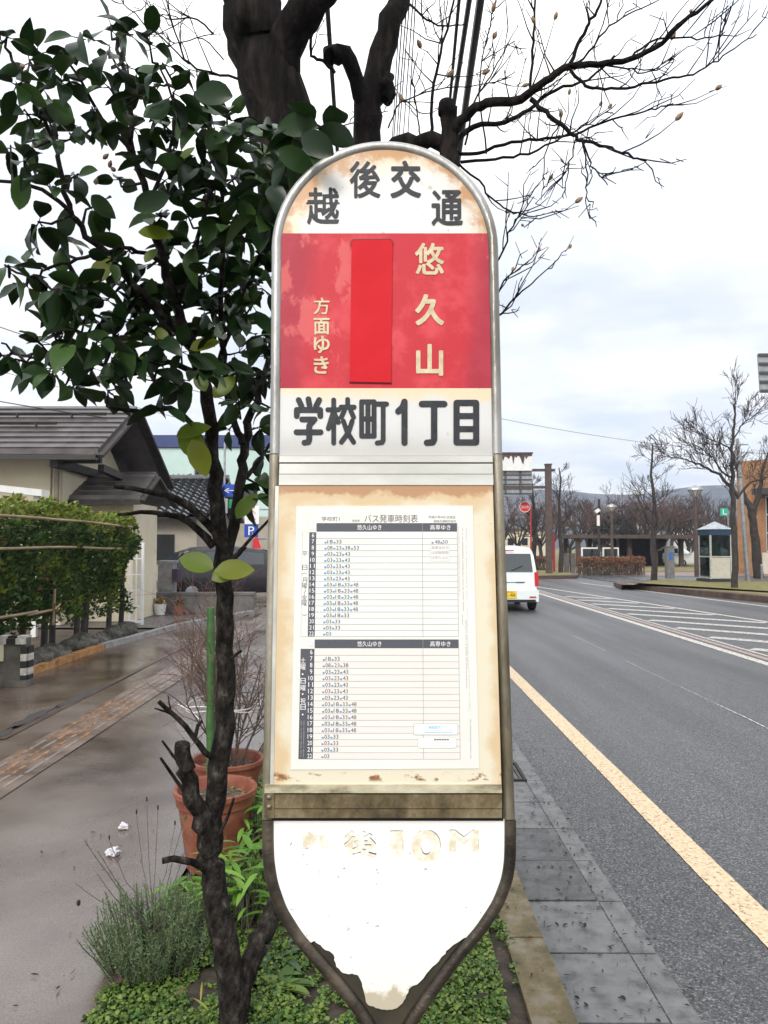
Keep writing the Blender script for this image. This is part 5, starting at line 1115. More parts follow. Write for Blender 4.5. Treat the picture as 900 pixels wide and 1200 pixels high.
c = P(301, 657, 23.5); t = thing('red_banner', 'small red and white upright banner beside the dark parked car', 'banner', (c.x, 23.5, 0)); b = MB(); b.slab([V((c.x-.12, 23.5, .85)), V((c.x+.1, 23.5, .7)), V((c.x+.16, 23.5, 1.3)), V((c.x+.02, 23.5, 1.75)), V((c.x-.12, 23.5, 1.7))], V((0, .03, 0))); f = b.build('banner', m_signred, t, fix=True); b = MB(); b.box((c.x+.01, 23.485, 1.0), (.12, .012, .12)); b.build('patch', m_signwhite, f)
b = sign_pole(c.x-.14, 23.52, 1.9, .02); b.build('pole', m_steelgrey, t, smooth=60)
# ---- cars
m_carglass = M('car_glass', (.035, .042, .045), .04, spec=.9)
m_tyre = M('tyre', (.012, .012, .012), .8); m_rim = M('alloy_rim', (.4, .4, .41), .3, .8)
def car(name, label, loc, rz, paint, L, W, H, prof, belt, rear_win, group=None, detail=True):
    """prof: (y, z of the roof/hood outline) from tail to nose; belt = height of the glass line"""
    t = thing(name, label, 'car', (0, 0, 0), group); hw = W/2; b = MB()
    ys = [p[0] for p in prof]; ztop = lambda y: float(np.interp(y, ys, [p[1] for p in prof])); g = sorted(set(list(np.linspace(0, L, 40)) + ys))
    def sect(y):
        zt = ztop(y); zb = .22 if .25 < y < L-.25 else .30; e = 1-.14*max(0, 1-y/.35)**2*0.6-.22*max(0, 1-(L-y)/.6)**2
        w_ = hw*e; zl = min(belt, zt-.05); tw = w_*(1-.17*max(0, (zt-belt))/(H-belt))
        return [(w_*.93, zb), (w_*.985, zb+.12), (w_, .55), (w_*.99, zl), (tw+.01*(zt > belt+.1), max(zl+.02, zt-.09)), (tw*.93, zt-.025), (tw*.6, zt), (0, zt+.008)]
    rings = []
    for y in g:
        s_ = sect(y); r_ = [V((x, y, z)) for x, z in s_] + [V((-x, y, z)) for x, z in reversed(s_[:-1])]; rings.append(r_)
    n = len(rings[0]); vs = [p for r_ in rings for p in r_]
    fs = [(i*n+j, (i+1)*n+j, (i+1)*n+(j+1) % n, i*n+(j+1) % n) for i in range(len(rings)-1) for j in range(n)]
    fs += [tuple(range(n)), tuple(range(len(vs)-1, len(vs)-n-1, -1))]; b.mesh(vs, fs)
    body = b.build('body', paint, t, smooth=38, fix=True)
    def side_pt(y, f, s_):   # f 0 at belt, 1 at roof shoulder
        q = sect(y); a_, c_ = q[3], q[4]; return V((s_*(a_[0]+(c_[0]-a_[0])*f+.006), y, a_[1]+(c_[1]-a_[1])*f))
    top_ys = [p[0] for p in prof if p[1] > H-.12]; ra, rb = min(top_ys), max(top_ys)
    for s_ in (-1, 1):
        for ya, yb in ((ra+.12, ra+.5*(rb-ra)-.04), (ra+.5*(rb-ra)+.04, rb-.02)):
            b = MB(); st_ = np.linspace(ya, yb, 6); b.mesh([side_pt(y, f, s_) for y in st_ for f in (.1, .9)], [(2*i, 2*i+2, 2*i+3, 2*i+1) for i in range(5)]); b.build('side_window', m_carglass, t)
    yf0, yf1 = prof[rear_win[0]][0], prof[rear_win[0]+1][0]; z0, z1 = prof[rear_win[0]][1], prof[rear_win[0]+1][1]
    def slope_glass(name, i, fr, lo, hi, out_):
        (ya, za), (yb, zb_) = prof[i], prof[i+1]; b = MB(); pts = []
        for f in (lo, hi):
            y = ya+(yb-ya)*f; z = za+(zb_-za)*f; w_ = sect(y)[4][0]*fr if z > belt else hw*fr
            pts.append((y, z, w_))
        (y0, z0_, w0), (y1, z1_, w1) = pts; b.slab([V((-w0, y0+out_, z0_)), V((w0, y0+out_, z0_)), V((w1, y1+out_, z1_)), V((-w1, y1+out_, z1_))], V((0, -out_*.5, 0))); return b.build(name, m_carglass, t, fix=True)
    slope_glass('rear_window', rear_win[0], .86, .06, .92, -.03)
    b = MB(); i = rear_win[1]; (ya, za), (yb, zb_) = prof[i], prof[i+1]
    b.face([V((-hw*.72, ya+.02, za+.02-.03)), V((hw*.72, ya+.02, za-.01)), V((hw*.84, yb+.02, zb_+.03)), V((-hw*.84, yb+.02, zb_+.03))]); b.build('windscreen', m_carglass, t)
    for s_ in (-1, 1):
        for y in (.62, L-.68):
            b = MB(); r_ = .275; b.lathe((s_*(hw-.155), y, r_), [(.0, 0), (r_*.6, .0), (r_*.95, .01), (r_, .04), (r_, .14), (r_*.95, .165), (r_*.64, .17)], 24, axis=V((s_, 0, 0))); o = b.build('tyre', m_tyre, t, smooth=40)
            b = MB(); b.lathe((s_*(hw+.008), y, r_), [(0, .004), (r_*.3, .006), (r_*.62, 0)], 18, axis=V((s_, 0, 0))); b.build('rim', m_rim, o, smooth=40)
        b = MB(); zt = belt-.02; b.slab([V((s_*hw*.99, -.012, .62)), V((s_*hw*.86, -.022, .62)), V((s_*hw*.84, -.016, zt)), V((s_*hw*.97, -.006, zt+.02))], V((s_*.015, .16, 0))); b.build('tail_light', M('tail_red', (.5, .015, .02), .2) if 'tail_red' not in bpy.data.materials else bpy.data.materials['tail_red'], t, fix=True)
        b = MB(); b.slab([V((s_*hw*.8, L-.1, .62)), V((s_*hw*.5, L+.005, .62)), V((s_*hw*.5, L-.005, .76)), V((s_*hw*.8, L-.12, .78))], V((0, -.06, 0))); b.build('headlight', m_signwhite, t, fix=True)
        b = MB(); b.box((s_*(hw+.07), L*.70, belt+.06), (.14, .09, .12)); b.build('mirror', paint, t)
    b = MB(); b.slab([V((-hw*.97, -.05, .25)), V((hw*.97, -.05, .25)), V((hw*.98, -.055, .52)), V((-hw*.98, -.055, .52))], V((0, .16, 0))); b.build('bumper', paint, t, fix=True)
    t.location = loc; t.rotation_euler = (0, 0, rz); return t
m_carwhite = M('white_car_paint', (.70, .76, .76), .18, spec=.6); m_cardark = M('dark_plum_paint', (.02, .015, .018), .2, spec=.6)
ke = [(0, .3), (.001, .95), (.14, 1.46), (.34, 1.58), (1.2, 1.62), (2.0, 1.57), (2.72, 1.0), (3.3, .86), (3.4, .55)]
kei = car('white_car', 'small white hatchback driving away with a yellow number plate, half hidden by the bus stop', (3.06, 18.9, ROAD), 0, m_carwhite, 3.4, 1.49, 1.62, ke, .98, (1, 5))
b = MB(); b.box((0, -.062, .42), (.36, .012, .18)); f = b.build('number_plate', M('plate_yellow', (.75, .5, .02), .5), kei); f.parent = kei
b = MB(); put_text(b, '71-46', 0, 0, 1, 1, lambda u, v: V((-.15+.30*u, -.0705, .46-.09*v))); put_text(b, '長岡 580', 0, 0, 1, 1, lambda u, v: V((-.1+.2*u, -.0705, .50-.03*v))); b.build('lettering', m_black, f)
b = MB(); b.bar((.06, -.03, 1.0), (.34, .0, 1.12), .012, .015); b.build('wiper', m_black, kei); b = MB(); b.box((0, -.008, .72), (.8, .008, .012)); b.box((.28, -.008, .72), (.2, .02, .02)); b.build('tailgate_seam', m_black, kei); b = MB(); b.box((0, -.058, .265), (1.3, .012, .07)); b.build('lower_valance', m_black, kei)
b = MB(); b.box((0, .10, 1.50), (.3, .02, .03)); b.build('brake_lamp', bpy.data.materials['tail_red'], kei)
for s_ in (-1, 1): b = MB(); b.box((s_*.58, -.06, .36), (.16, .012, .035)); b.build('reflector', bpy.data.materials['tail_red'], kei)
suv = [(0, .35), (.02, .95), (.5, 1.36), (.8, 1.46), (1.8, 1.5), (2.6, 1.42), (3.4, 1.05), (4.3, .92), (4.5, .6)]
car('parked_suv', 'dark plum estate car parked behind the low wall on the left', (-6.0, 20.9, -.01), R(-66), m_cardark, 4.5, 1.76, 1.5, suv, .95, (1, 5))

# ================================================================== RIGHT AND FAR: ISLANDS, BOOTH, LAMPS, TREES, PARK, HILLS
m_brownpole = M('brown_pole', [(.055, .035, .03), (.1, .065, .055)], .6, scale=5); m_redpole = M('red_pole', (.35, .03, .03), .5)
def base_at(u, v, z=.0): p = G(u, v, z); p.z = z; return p
# ---- overhead road sign on its arm (back side)
pb_ = base_at(643.5, 672, .04); d = pb_.y
def at(u, v, dd=d): return P(u, v, dd)
t = thing('overhead_sign', 'back of an overhead road sign with peeling brown hood hanging from a brown post arm', 'road sign', pb_)
b = MB(); z1 = at(643, 545).z; b.box((pb_.x, d, z1/2), (.30, .30, z1)); b.box((pb_.x, d, z1+.03), (.36, .36, .06)); b.build('post', m_brownpole, t)
b = MB()
for v in (551, 571): b.bar(at(574, v), at(650 if v == 551 else 646, v), .1, .14)
b.build('arm', m_brownpole, t)
b = MB(); a0, a1 = at(572, 552.8), at(623.5, 580); b.box(((a0.x+a1.x)/2, d-.0, (a0.z+a1.z)/2), (a1.x-a0.x, .06, a0.z-a1.z)); f = b.build('sign_panel', m_steelgrey, t)
b = MB()
for k_ in range(5): z = a1.z+(a0.z-a1.z)*(k_+.3)/5; b.box(((a0.x+a1.x)/2, d-.06, z), (a1.x-a0.x-.05, .05, .05))
for u in (592, 609.5): b.box((at(u, 560).x, d-.1, (a0.z+a1.z)/2), (.09, .05, a0.z-a1.z))
b.build('ribs', M('dark_rib', (.06, .06, .065), .6), f)
b = MB(); h0, h1 = at(572, 532.5), at(622.5, 552); b.box(((h0.x+h1.x)/2, d, (h0.z+h1.z)/2), (h1.x-h0.x, .5, h0.z-h1.z)); b.box(((h0.x+h1.x)/2, d, h0.z+.04), (h1.x-h0.x+.1, .6, .08), k=1); hood = b.build('hood', [m_white, m_brownpole], t)
b = MB(); r_ = random.Random(4); zz0 = h0.z; n = 30; x = h0.x
pts = [V((h0.x, d-.262, zz0))]; 
low = []
for i in range(n+1): xx = h0.x+(h1.x-h0.x)*i/n; low.append(V((xx, d-.262, zz0-.12-.75*max(0, noise.noise(V((i*.55, 2, 0))))-(.5 if i % 7 == 3 else 0)*r_.random())))
b.slab([V((h0.x, d-.262, zz0))] + low + [V((h1.x, d-.262, zz0))], V((0, .008, 0))); b.build('peeled_paint', m_brownpole, hood, fix=True)
# louvred board at the right edge of the photo
q0, q1 = P(888, 415, 25), P(891, 460, 25); t = thing('ribbed_signboard', 'grey ribbed back of a signboard high at the right edge of the view', 'signboard', (q0.x+1.6, 25, 0)); b = MB(); b.slab([V((q0.x, 25, q0.z)), V((q0.x+3.2, 25, q0.z+.05)), V((q0.x+3.2, 25, q1.z)), V((q1.x, 25, q1.z))], V((0, .06, 0))); f = b.build('panel', m_steelgrey, t, fix=True)
b = MB()
for i in range(5): z = q1.z+.05+(q0.z-q1.z-.08)*i/4; x_ = q1.x+(q0.x-q1.x)*i/4; b.box(((x_+q0.x+3.2)/2, 24.96, z), (q0.x+3.2-x_, .06, .08))
b.build('ribs', bpy.data.materials['dark_rib'], f); b = MB(); b.tube([V((q0.x+2.4, 25.1, -.1)), V((q0.x+2.4, 25.1, q0.z))], .09, 12); b.build('post', m_brownpole, t, smooth=60)
# ---- fire hydrant sign
c = P(615, 594, 41); px = P(622.5, 660, 41).x; t = thing('hydrant_sign', 'round red fire hydrant sign on a red pole below the overhead sign', 'sign', (px, 41, 0)); b = MB(); b.tube([V((px, 41, -.1)), V((px, 41, c.z+.1))], .05, 10); b.tube([V((px, 41, c.z)), V((c.x+.1, 41, c.z))], .025, 8); b.build('pole', m_redpole, t, smooth=60)
b = MB(); b.lathe((c.x, 40.96, c.z), [(0, .01), (.27, .01), (.27, -.02)], 28, axis=V((0, -1, 0)), k=0); b.lathe((c.x, 40.96, c.z), [(.265, .013), (.29, .013), (.29, -.02)], 28, axis=V((0, -1, 0)), k=1); f = b.build('disc', [m_signred, m_signwhite], t)
b = MB(); put_text(b, '消火栓', 0, 0, 1, 1, lambda u, v: V((c.x-.2+.4*u, 40.945, c.z+.085-.17*v))); b.build('lettering', m_signwhite, f)
px2 = P(649, 640, 44).x; b = MB(); b.box((px2, 44, 1.0), (.12, .1, 2.2)); tag(b.build('red_post', m_redpole, base=(px2, 44, 0)), 'slim plain red post just right of the overhead sign post', 'post')
# ---- globe-lantern street lamps
def lamp(u, vb, vt, lab, d):
    p = P(u, vb, d); t = thing('street_lamp', lab, 'street lamp', (p.x, d, p.z), 'brown street lamps with lantern heads'); zt = P(u, vt, d).z; s_ = 1.0; b = MB(); b.tube([p, V((p.x, d, zt-.55))], .10, 10); b.build('pole', m_brownpole, t, smooth=60)
    c = V((p.x, d, zt-.55)); b = MB(); b.lathe(c, [(.08, 0), (.14, .06), (.30, .26), (.32, .3)], 8); b.build('lantern', M('lamp_glass', (.6, .6, .56), .3) if 'lamp_glass' not in bpy.data.materials else bpy.data.materials['lamp_glass'], t)
    b = MB(); b.lathe(c, [(.38, .30), (.36, .36), (.2, .46), (.06, .52), (0, .55)], 8); b.lathe(c, [(0, .30), (.38, .30)], 8); b.build('cap', m_steelgrey, t); b = MB()
    for k_ in range(8): a_ = math.pi/4*k_; b.bar(c+V((.13*math.cos(a_), .13*math.sin(a_), .04)), c+V((.325*math.cos(a_), .325*math.sin(a_), .30)), .025, .025)
    b.build('frame', m_brownpole, t)
lamp(816.5, 676, 568, 'nearer brown street lamp standing just left of the telephone booth', 35.5); lamp(717.5, 657, 590, 'smaller far brown street lamp standing before the park shelter', 54)
p = P(702, 656, 54); t = thing('camera_pole', 'dark pole with a white box and small white floodlight left of the far lamp', 'pole', (p.x, 54, p.z)); b = MB(); b.tube([p, P(702, 585, 54)], .09, 8); b.build('pole', m_timber, t, smooth=60); b = MB(); q = P(700.5, 610, 54); b.box(q-V((0, .12, 0)), (.18, .12, .75)); b.build('white_box', m_white, t); b = MB(); q = P(699, 599, 54); b.box(q-V((0, .2, 0)), (.32, .3, .2), ry=-.6); b.build('floodlight', m_white, t)
# ---- telephone booth
pc = base_at(838.5, 681.5, .06); t = thing('telephone_booth', 'glass telephone booth with pointed silver roof and green telephone on the grassy island', 'phone booth', pc)
ang = R(6); m3 = Matrix.Rotation(ang, 3, 'Z'); L_ = lambda x, y, z: pc + m3 @ V((x, y, z)); s_ = .42; zt = P(838, 621, pc.y).z - pc.z; za = P(837, 611, pc.y).z - pc.z
b = MB(); b.box(pc+V((0, 0, .06)), (1.05, 1.05, .12), ang); b.build('plinth', M('booth_plinth', (.03, .03, .03), .7), t)
b = MB()
for x in (-1, 1):
    for y in (-1, 1): b.box(L_(x*s_, y*s_, .12+(zt-.12)/2), (.06, .06, zt-.12), ang)
for z in (.16, 1.0): 
    for (x, y, dx, dy) in ((0, -s_, .78, .04), (0, s_, .78, .04), (-s_, 0, .04, .78), (s_, 0, .04, .78)): b.box(L_(x, y, z), (dx, dy, .05), ang)
b.build('frame', m_alu, t)
m_bg = glass_mat('booth_glass')
for (x, y, dx, dy) in ((0, -s_, .78, .012), (0, s_, .78, .012), (-s_, 0, .012, .78), (s_, 0, .012, .78)):
    b = MB(); b.box(L_(x, y, .2+(zt-.4)/2), (dx, dy, zt-.44), ang); b.build('glass_pane', m_bg, t)
b = MB(); b.box(L_(0, -s_-.012, .56), (.76, .014, .80), ang); b.build('lower_panel', M('booth_cream', [(.5, .47, .38), (.58, .55, .46)], .5, scale=5), t)
b = MB()
for (x, y, dx, dy) in ((0, -s_-.01, .94, .05), (0, s_+.01, .94, .05), (-s_-.01, 0, .05, .88), (s_+.01, 0, .05, .88)): b.box(L_(x, y, zt-.09), (dx, dy, .24), ang)
b.build('blue_band', M('booth_blue', (.015, .045, .09), .35), t)
b = MB(); c8 = [L_(x, y, zt+.02) for x, y in ((-.5, -.5), (.5, -.5), (.5, .5), (-.5, .5))]; ap = L_(0, 0, za)
for i in range(4): b.face([c8[i], c8[(i+1) % 4], ap])
b.face(list(reversed(c8))); b.build('roof', M('booth_roof', [(.3, .33, .36), (.5, .53, .55)], .25, .7, scale=4), t)
b = MB(); b.box(L_(.1, .22, 1.28), (.36, .26, .5), ang); b.box(L_(.22, .06, 1.32), (.07, .08, .3), ang); b.build('telephone', M('phone_green', (.03, .42, .06), .4), t)
b = MB(); b.box(L_(.05, .24, .62), (.5, .3, .8), ang); b.build('stand', M('booth_stand', (.1, .11, .1), .6), t)
# ---- green signboard, stone pillar, slanted grey pole, bollard
c = P(848.5, 600, 44); t = thing('green_sign', 'small square green sign with a white mark behind the telephone booth', 'sign', (c.x+.2, 44, 0)); b = MB(); b.box(c, (.42, .06, .44)); f = b.build('board', M('mint_green', (.03, .38, .25), .5), t); b = MB(); b.box(c+V((-.06, -.04, .02)), (.05, .02, .26)); b.box(c+V((.0, -.04, -.12)), (.16, .02, .05)); b.box(c+V((.12, -.04, -.12)), (.05, .02, .05)); b.build('mark', m_signwhite, f); b = sign_pole(c.x+.24, 44.04, c.z+.15, .03); b.build('pole', m_steelgrey, t, smooth=60)
p = base_at(785, 678, .05); t = thing('stone_pillar', 'square stone pillar with a small blue plate on the grassy island', 'pillar', p); b = MB(); h_ = P(785, 641, p.y).z-p.z; b.box(p+V((0, 0, h_/2)), (.32, .32, h_)); b.box(p+V((0, 0, h_+.02)), (.36, .36, .05)); b.build('pillar', M('grey_stone', [(.13, .13, .12), (.22, .215, .2)], .8, scale=6), t); b = MB(); b.box(p+V((.0, -.166, h_*.72)), (.16, .015, .32)); b.build('blue_plate', M('plate_blue', (.04, .14, .4), .5), t)
p = base_at(876.5, 681, .05); t_ = P(864, 514, p.y); b = MB(); b.tube([p, t_], [.10, .07], 10); b.bar(t_-V((.45, 0, .25)), t_+V((.45, 0, -.25)), .05, .05); tag(b.build('leaning_pole', m_steelgrey, base=p, smooth=60), 'slightly leaning grey utility pole beside the orange building', 'utility pole')
p = base_at(893, 680, .05); b = MB(); b.tube([p, p+V((0, 0, .62))], .05, 10); b.lathe(p, [(.05, .62), (.04, .66), (0, .68)], 10); tag(b.build('bollard', m_steelgrey, base=p, smooth=60), 'low grey bollard on the island at the right edge', 'bollard')
# ---- orange building on the right
yb = 45.0; xb = P(864, 600, yb).x; h = thing('orange_building', 'orange-brown brick building with tall windows under a dark canopy at the right edge', 'building', (xb+10, yb-4, 0)); ztop = P(864, 541, yb).z; d_ = V((.62, -.785, 0)); nrm = V((-.785, -.62, 0))
c0 = V((xb, yb, -.1)); e0 = c0 + d_*24; b = MB(); b.slab([c0, e0, e0-nrm*12, c0-nrm*12], V((0, 0, ztop+.1))); b.build('wall', M('orange_tile', [(.25, .115, .05), (.31, .155, .07), (.35, .19, .095)], .7, scale=3, bump=.1), h, fix=True)
zc = P(882, 577, yb-1.2).z; b = MB(); a_ = c0+d_*1.35; b.slab([V((a_.x, a_.y, zc-.18)), V((*(a_+d_*20).xy, zc-.18)), V((*(a_+d_*20+nrm*1.0).xy, zc-.18)), V((*(a_+nrm*1.0).xy, zc-.18))], V((0, 0, .36))); b.build('canopy', M('dark_canopy', (.05, .045, .042), .5), h, fix=True)
zb_ = P(886, 647, yb-1.2).z; nwin = 9
for i in range(nwin):
    s0 = c0+d_*(1.7+1.9*i)+nrm*.05; s1 = s0+d_*1.8; b = MB(); b.slab([V((*s0.xy, zb_)), V((*s1.xy, zb_)), V((*s1.xy, zc-.2)), V((*s0.xy, zc-.2))], nrm*.06); f = b.build('window', m_alu, h, fix=True)
    for j in range(3):
        z0_ = zb_+.08+(zc-.28-zb_)*j/3; z1_ = zb_+(zc-.28-zb_)*(j+1)/3
        for k_ in range(2):
            q0 = s0+d_*(.06+.87*k_)+nrm*.065; q1 = q0+d_*.80; b = MB(); b.slab([V((*q0.xy, z0_)), V((*q1.xy, z0_)), V((*q1.xy, z1_)), V((*q0.xy, z1_))], nrm*.01); b.build('pane', m_glass_dark, f, fix=True)
b = MB(); s0 = c0+d_*1.5+nrm*.08; s1 = c0+d_*20+nrm*.08; b.slab([V((*s0.xy, -.1)), V((*s1.xy, -.1)), V((*s1.xy, zb_-.02)), V((*s0.xy, zb_-.02))], nrm*.12); b.build('window_base', M('cream_base', [(.5, .46, .36), (.58, .54, .44)], .7, scale=3), h, fix=True)
# ---- park shelter with notice boards, clipped red hedge
yS = 60.0; sx0, sx1 = P(662, 630, yS).x, P(796, 630, yS).x; zr = P(700, 631, yS).z; t = thing('park_shelter', 'long low flat-roofed dark brown shelter at the park edge', 'shelter', ((sx0+sx1)/2, yS, -.1)); b = MB(); b.slab([V((sx0, yS-2, zr)), V((sx1, yS-3.5, zr-.05)), V((sx1+.5, yS+3, zr)), V((sx0, yS+3, zr))], V((0, 0, .28))); b.build('roof', M('shelter_brown', [(.05, .032, .027), (.085, .055, .047)], .7, scale=2), t, fix=True)
for x in np.linspace(sx0+.6, sx1-.5, 5):
    for y in (yS-1.6, yS+2.4): b = MB(); b.box((x, y, (zr-.1)/2), (.3, .3, zr+.1)); b.build('post', bpy.data.materials['shelter_brown'], t)
b = MB(); b.box((P(766, 640, yS).x, yS+2.2, (zr-.1)/2), (3.4, .3, zr+.1)); b.box((P(742, 640, yS).x, yS+1.5, (zr-.1)/2), (1.2, .3, zr+.1)); b.box((P(768, 640, yS).x, yS+2, .55), (2.4, .5, 1.1)); b.build('back_wall', m_timber, t)
for u0, u1, lab in ((681, 702.5, 'left one of two white framed notice boards with dark panes'), (706, 725, 'right one of two white framed notice boards with dark panes')):
    a_, c_ = P(u0, 641.5, 55), P(u1, 654.5, 55); t = thing('notice_board', lab, 'notice board', ((a_.x+c_.x)/2, 55, -.1), 'notice boards by the shelter'); b = MB(); b.box(((a_.x+c_.x)/2, 55, (a_.z+c_.z)/2), (c_.x-a_.x, .14, a_.z-c_.z)); b.box((a_.x+.06, 55, c_.z/2), (.1, .1, c_.z+.2)); b.box((c_.x-.06, 55, c_.z/2), (.1, .1, c_.z+.2)); b.build('frame', m_white, t); b = MB(); b.box(((a_.x+c_.x)/2, 54.92, (a_.z+c_.z)/2), (c_.x-a_.x-.2, .02, a_.z-c_.z-.2)); b.build('pane', m_glass_dark, t)
def low_hedge(x0, x1, y, h_, dep, lab, seed, n):
    r_ = random.Random(seed); t = thing('azalea_hedge', lab, 'hedge', ((x0+x1)/2, y, -.1), 'low reddish hedges along the park'); b = MB(); s_ = MB()
    for _ in range(n):
        p = V((r_.uniform(x0, x1), y+r_.uniform(-dep/2, dep/2), -.1+h_*(.35+.65*r_.random()**.5)*(1+.1*noise.noise(V((r_.random()*9, 0, seed)))))); d = rv(r_).normalized(); q = d.cross(rv(r_)).normalized(); l_ = r_.uniform(.05, .11); b.face([p-q*l_*.4, p+d*l_, p+q*l_*.4])
    for _ in range(int(n/9)):
        x = r_.uniform(x0, x1); p = V((x, y+r_.uniform(-dep/2, dep/2), -.12)); s_.tube([p, p+V((r_.gauss(0, .1), r_.gauss(0, .08), h_*.85))], [.014, .007], 4, cap=False)
    b.build('foliage', ML('azalea_leaf', [(.16, .045, .03), (.25, .085, .05), (.2, .11, .05), (.12, .085, .03)], .8), t); s_.build('stems', M('azalea_stem', [(.06, .045, .035), (.13, .1, .08)], .9, scale=9), t)
x0, x1 = P(672, 665, 43).x, P(761, 665, 41).x; low_hedge(x0, x1, 42, .98, .9, 'longer low reddish clipped hedge in front of the notice boards', 3, 4200); x0, x1 = P(610, 660, 50).x, P(642, 660, 50).x; low_hedge(x0, x1, 50, .9, .8, 'shorter reddish clipped hedge behind the overhead sign post', 5, 1500)
b = MB()
for x in np.linspace(P(664, 670, 45).x, P(671, 670, 45).x, 2): b.box((x, 45, .45), (.26, .26, 1.2))
tag(b.build('gate_pillars', M('gate_stone', [(.1, .09, .08), (.18, .165, .15)], .8, scale=5), base=(P(667, 670, 45).x, 45, 0)), 'pair of squat stone gate pillars at the left end of the reddish hedge', 'gate pillars')

# ---- bare trees
m_btrunk = M('street_tree_bark', [(.022, .018, .015), (.055, .046, .039)], .9, scale=6, bump=.6); m_btwig = M('bare_twig', [(.035, .026, .024), (.075, .056, .052)], .9, scale=3); m_btwig_red = M('russet_twig', [(.075, .042, .033), (.13, .08, .065)], .9, scale=3)
def branchy(tk, tw_, p, d, L, r, lev, r_, spread=.55, upw=.12, kids=(0, 4, 5, 5, 6)):
    n = 5 if r > .02 else 3; pts = [p]
    for i in range(n): d = (d+rv(r_, .10)+V((0, 0, upw*.4))).normalized(); pts.append(pts[-1]+d*L/n)
    (tk if r > .025 else tw_).tube(pts, [max(r*(1-.5*i/n), .008) for i in range(n+1)], 6 if r > .03 else 3, cap=False)
    if lev == 0: return
    for i in range(kids[lev]):
        t = r_.uniform(.3, 1.0)*n; j = min(int(t), n-1); q = pts[j].lerp(pts[j+1], t-j); dd = (d+rv(r_, spread)+V((0, 0, upw))).normalized()
        branchy(tk, tw_, q, dd, L*r_.uniform(.45, .75), max(.008, r*.5), lev-1, r_, spread, upw, kids)
def bare_tree(name, label, base, H, seed, mats, kind='spread', group=None, r0=None):
    r_ = random.Random(seed); t = thing(name, label, 'tree', base, group); tk, tw_ = MB(), MB(); base = V(base)
    if kind == 'column':          # pruned street tree: one straight leader with short side limbs
        n = 9; pts = [base+V((.05*r_.gauss(0, 1)*(i > 0), .05*r_.gauss(0, 1), H*i/n)) for i in range(n+1)]; r0 = r0 or .15; tk.tube(pts, [r0*(1-.85*i/n)+.012 for i in range(n+1)], 8)
        for i in range(26):
            z = r_.uniform(.38, .98); p = base+V((0, 0, H*z)); a_ = r_.uniform(0, 6.3); branchy(tk, tw_, p, V((math.cos(a_), math.sin(a_), r_.uniform(.15, .9))), H*.22*(1.15-z)*r_.uniform(.6, 1.5)+.2, r0*.32*(1.1-z), 2, r_, .5, .2, (0, 3, 4))
    else:
        hh = H*.26; r0 = r0 or H*.024; tk.tube([base-V((0, 0, .1)), base+V((r_.gauss(0, .08), 0, hh*.5)), base+V((r_.gauss(0, .15), 0, hh))], [r0*1.15, r0, r0*.9], 8); top = base+V((0, 0, hh))
        for i in range(6): a_ = i*1.05+r_.uniform(-.3, .3); branchy(tk, tw_, top-V((0, 0, r_.uniform(0, hh*.25))), V((math.cos(a_)*.75, math.sin(a_)*.75, r_.uniform(.6, 1.3))), H*.36*r_.uniform(.8, 1.1), r0*.55, 4, r_, .5, .1, (0, 4, 4, 3, 3))
    tk.build('trunk', mats[0], t, smooth=60); tw_.build('crown', mats[1], t); return t
G_ST = 'bare street trees on the islands'
p = base_at(767, 680, .06); bare_tree('street_tree', 'slim bare street tree with a straight leader between the hedge and stone pillar', p, P(767, 521, p.y).z-p.z, 1, (m_btrunk, m_btwig), 'column', G_ST, .13)
p = base_at(657, 671, .04); bare_tree('street_tree', 'slim bare street tree just right of the overhead sign post', p, P(657, 548, p.y).z-p.z, 2, (m_btrunk, m_btwig), 'column', G_ST, .13)
p = P(625.5, 668, 46); p.z = 0; bare_tree('street_tree', 'slim bare street tree hidden partly behind the white car and red pole', p, P(625, 560, 46).z, 3, (m_btrunk, m_btwig), 'column', G_ST, .2)
# tree beside the booth, traced
p = base_at(860.5, 689, .06); t = thing('street_tree', 'larger bare street tree with wide limbs in front of the telephone booth', 'tree', p, G_ST); dd = p.y; tk, tw_ = MB(), MB(); r_ = random.Random(8)
def limb(pts, r0, r1, kids=8, lev=2):
    q = wob([P(*a_) for a_ in pts], .02, 4, r_); n = len(q); r0 *= .78; r1 *= .7; (tk).tube(q, [r0+(r1-r0)*i/(n-1) for i in range(n)], 8, cap=False)
    for _ in range(kids):
        i = r_.randrange(int(n*.3), n-1); d_ = (q[i+1]-q[i]).normalized(); branchy(tk, tw_, q[i], (d_+rv(r_, .5)+V((0, 0, .25))).normalized(), r_.uniform(.5, 1.1), .013, lev, r_, .5, .15, (0, 4, 4))
limb([(861, 690, dd), (861, 640, dd), (859, 600, dd), (858, 570, dd), (857, 540, dd), (860, 510, dd), (861, 485, dd), (862, 470, dd)], .155, .03, 16)
limb([(866, 582, dd), (852, 566, dd+.2), (838, 553, dd+.3), (820, 545, dd+.2), (804, 538, dd), (785, 536, dd)], .085, .018, 14); limb([(859, 560, dd), (846, 552, dd-.3), (838, 540, dd-.5), (826, 528, dd-.6), (812, 520, dd-.6)], .05, .014, 10)
limb([(858, 530, dd), (846, 520, dd), (832, 515, dd), (815, 506, dd)], .04, .012, 8); limb([(864, 584, dd), (880, 565, dd+.2), (895, 562, dd+.3), (915, 548, dd+.4)], .06, .015, 10); limb([(858, 520, dd), (868, 500, dd), (880, 490, dd), (893, 478, dd)], .035, .012, 8)
tk.build('trunk', m_btrunk, t, smooth=60); tw_.build('crown', m_btwig, t)
p = base_at(889, 677, .03); t = thing('leaning_tree', 'dark leaning tree trunk forking in front of the orange building', 'tree', p); dd = p.y; tk, tw_ = MB(), MB()
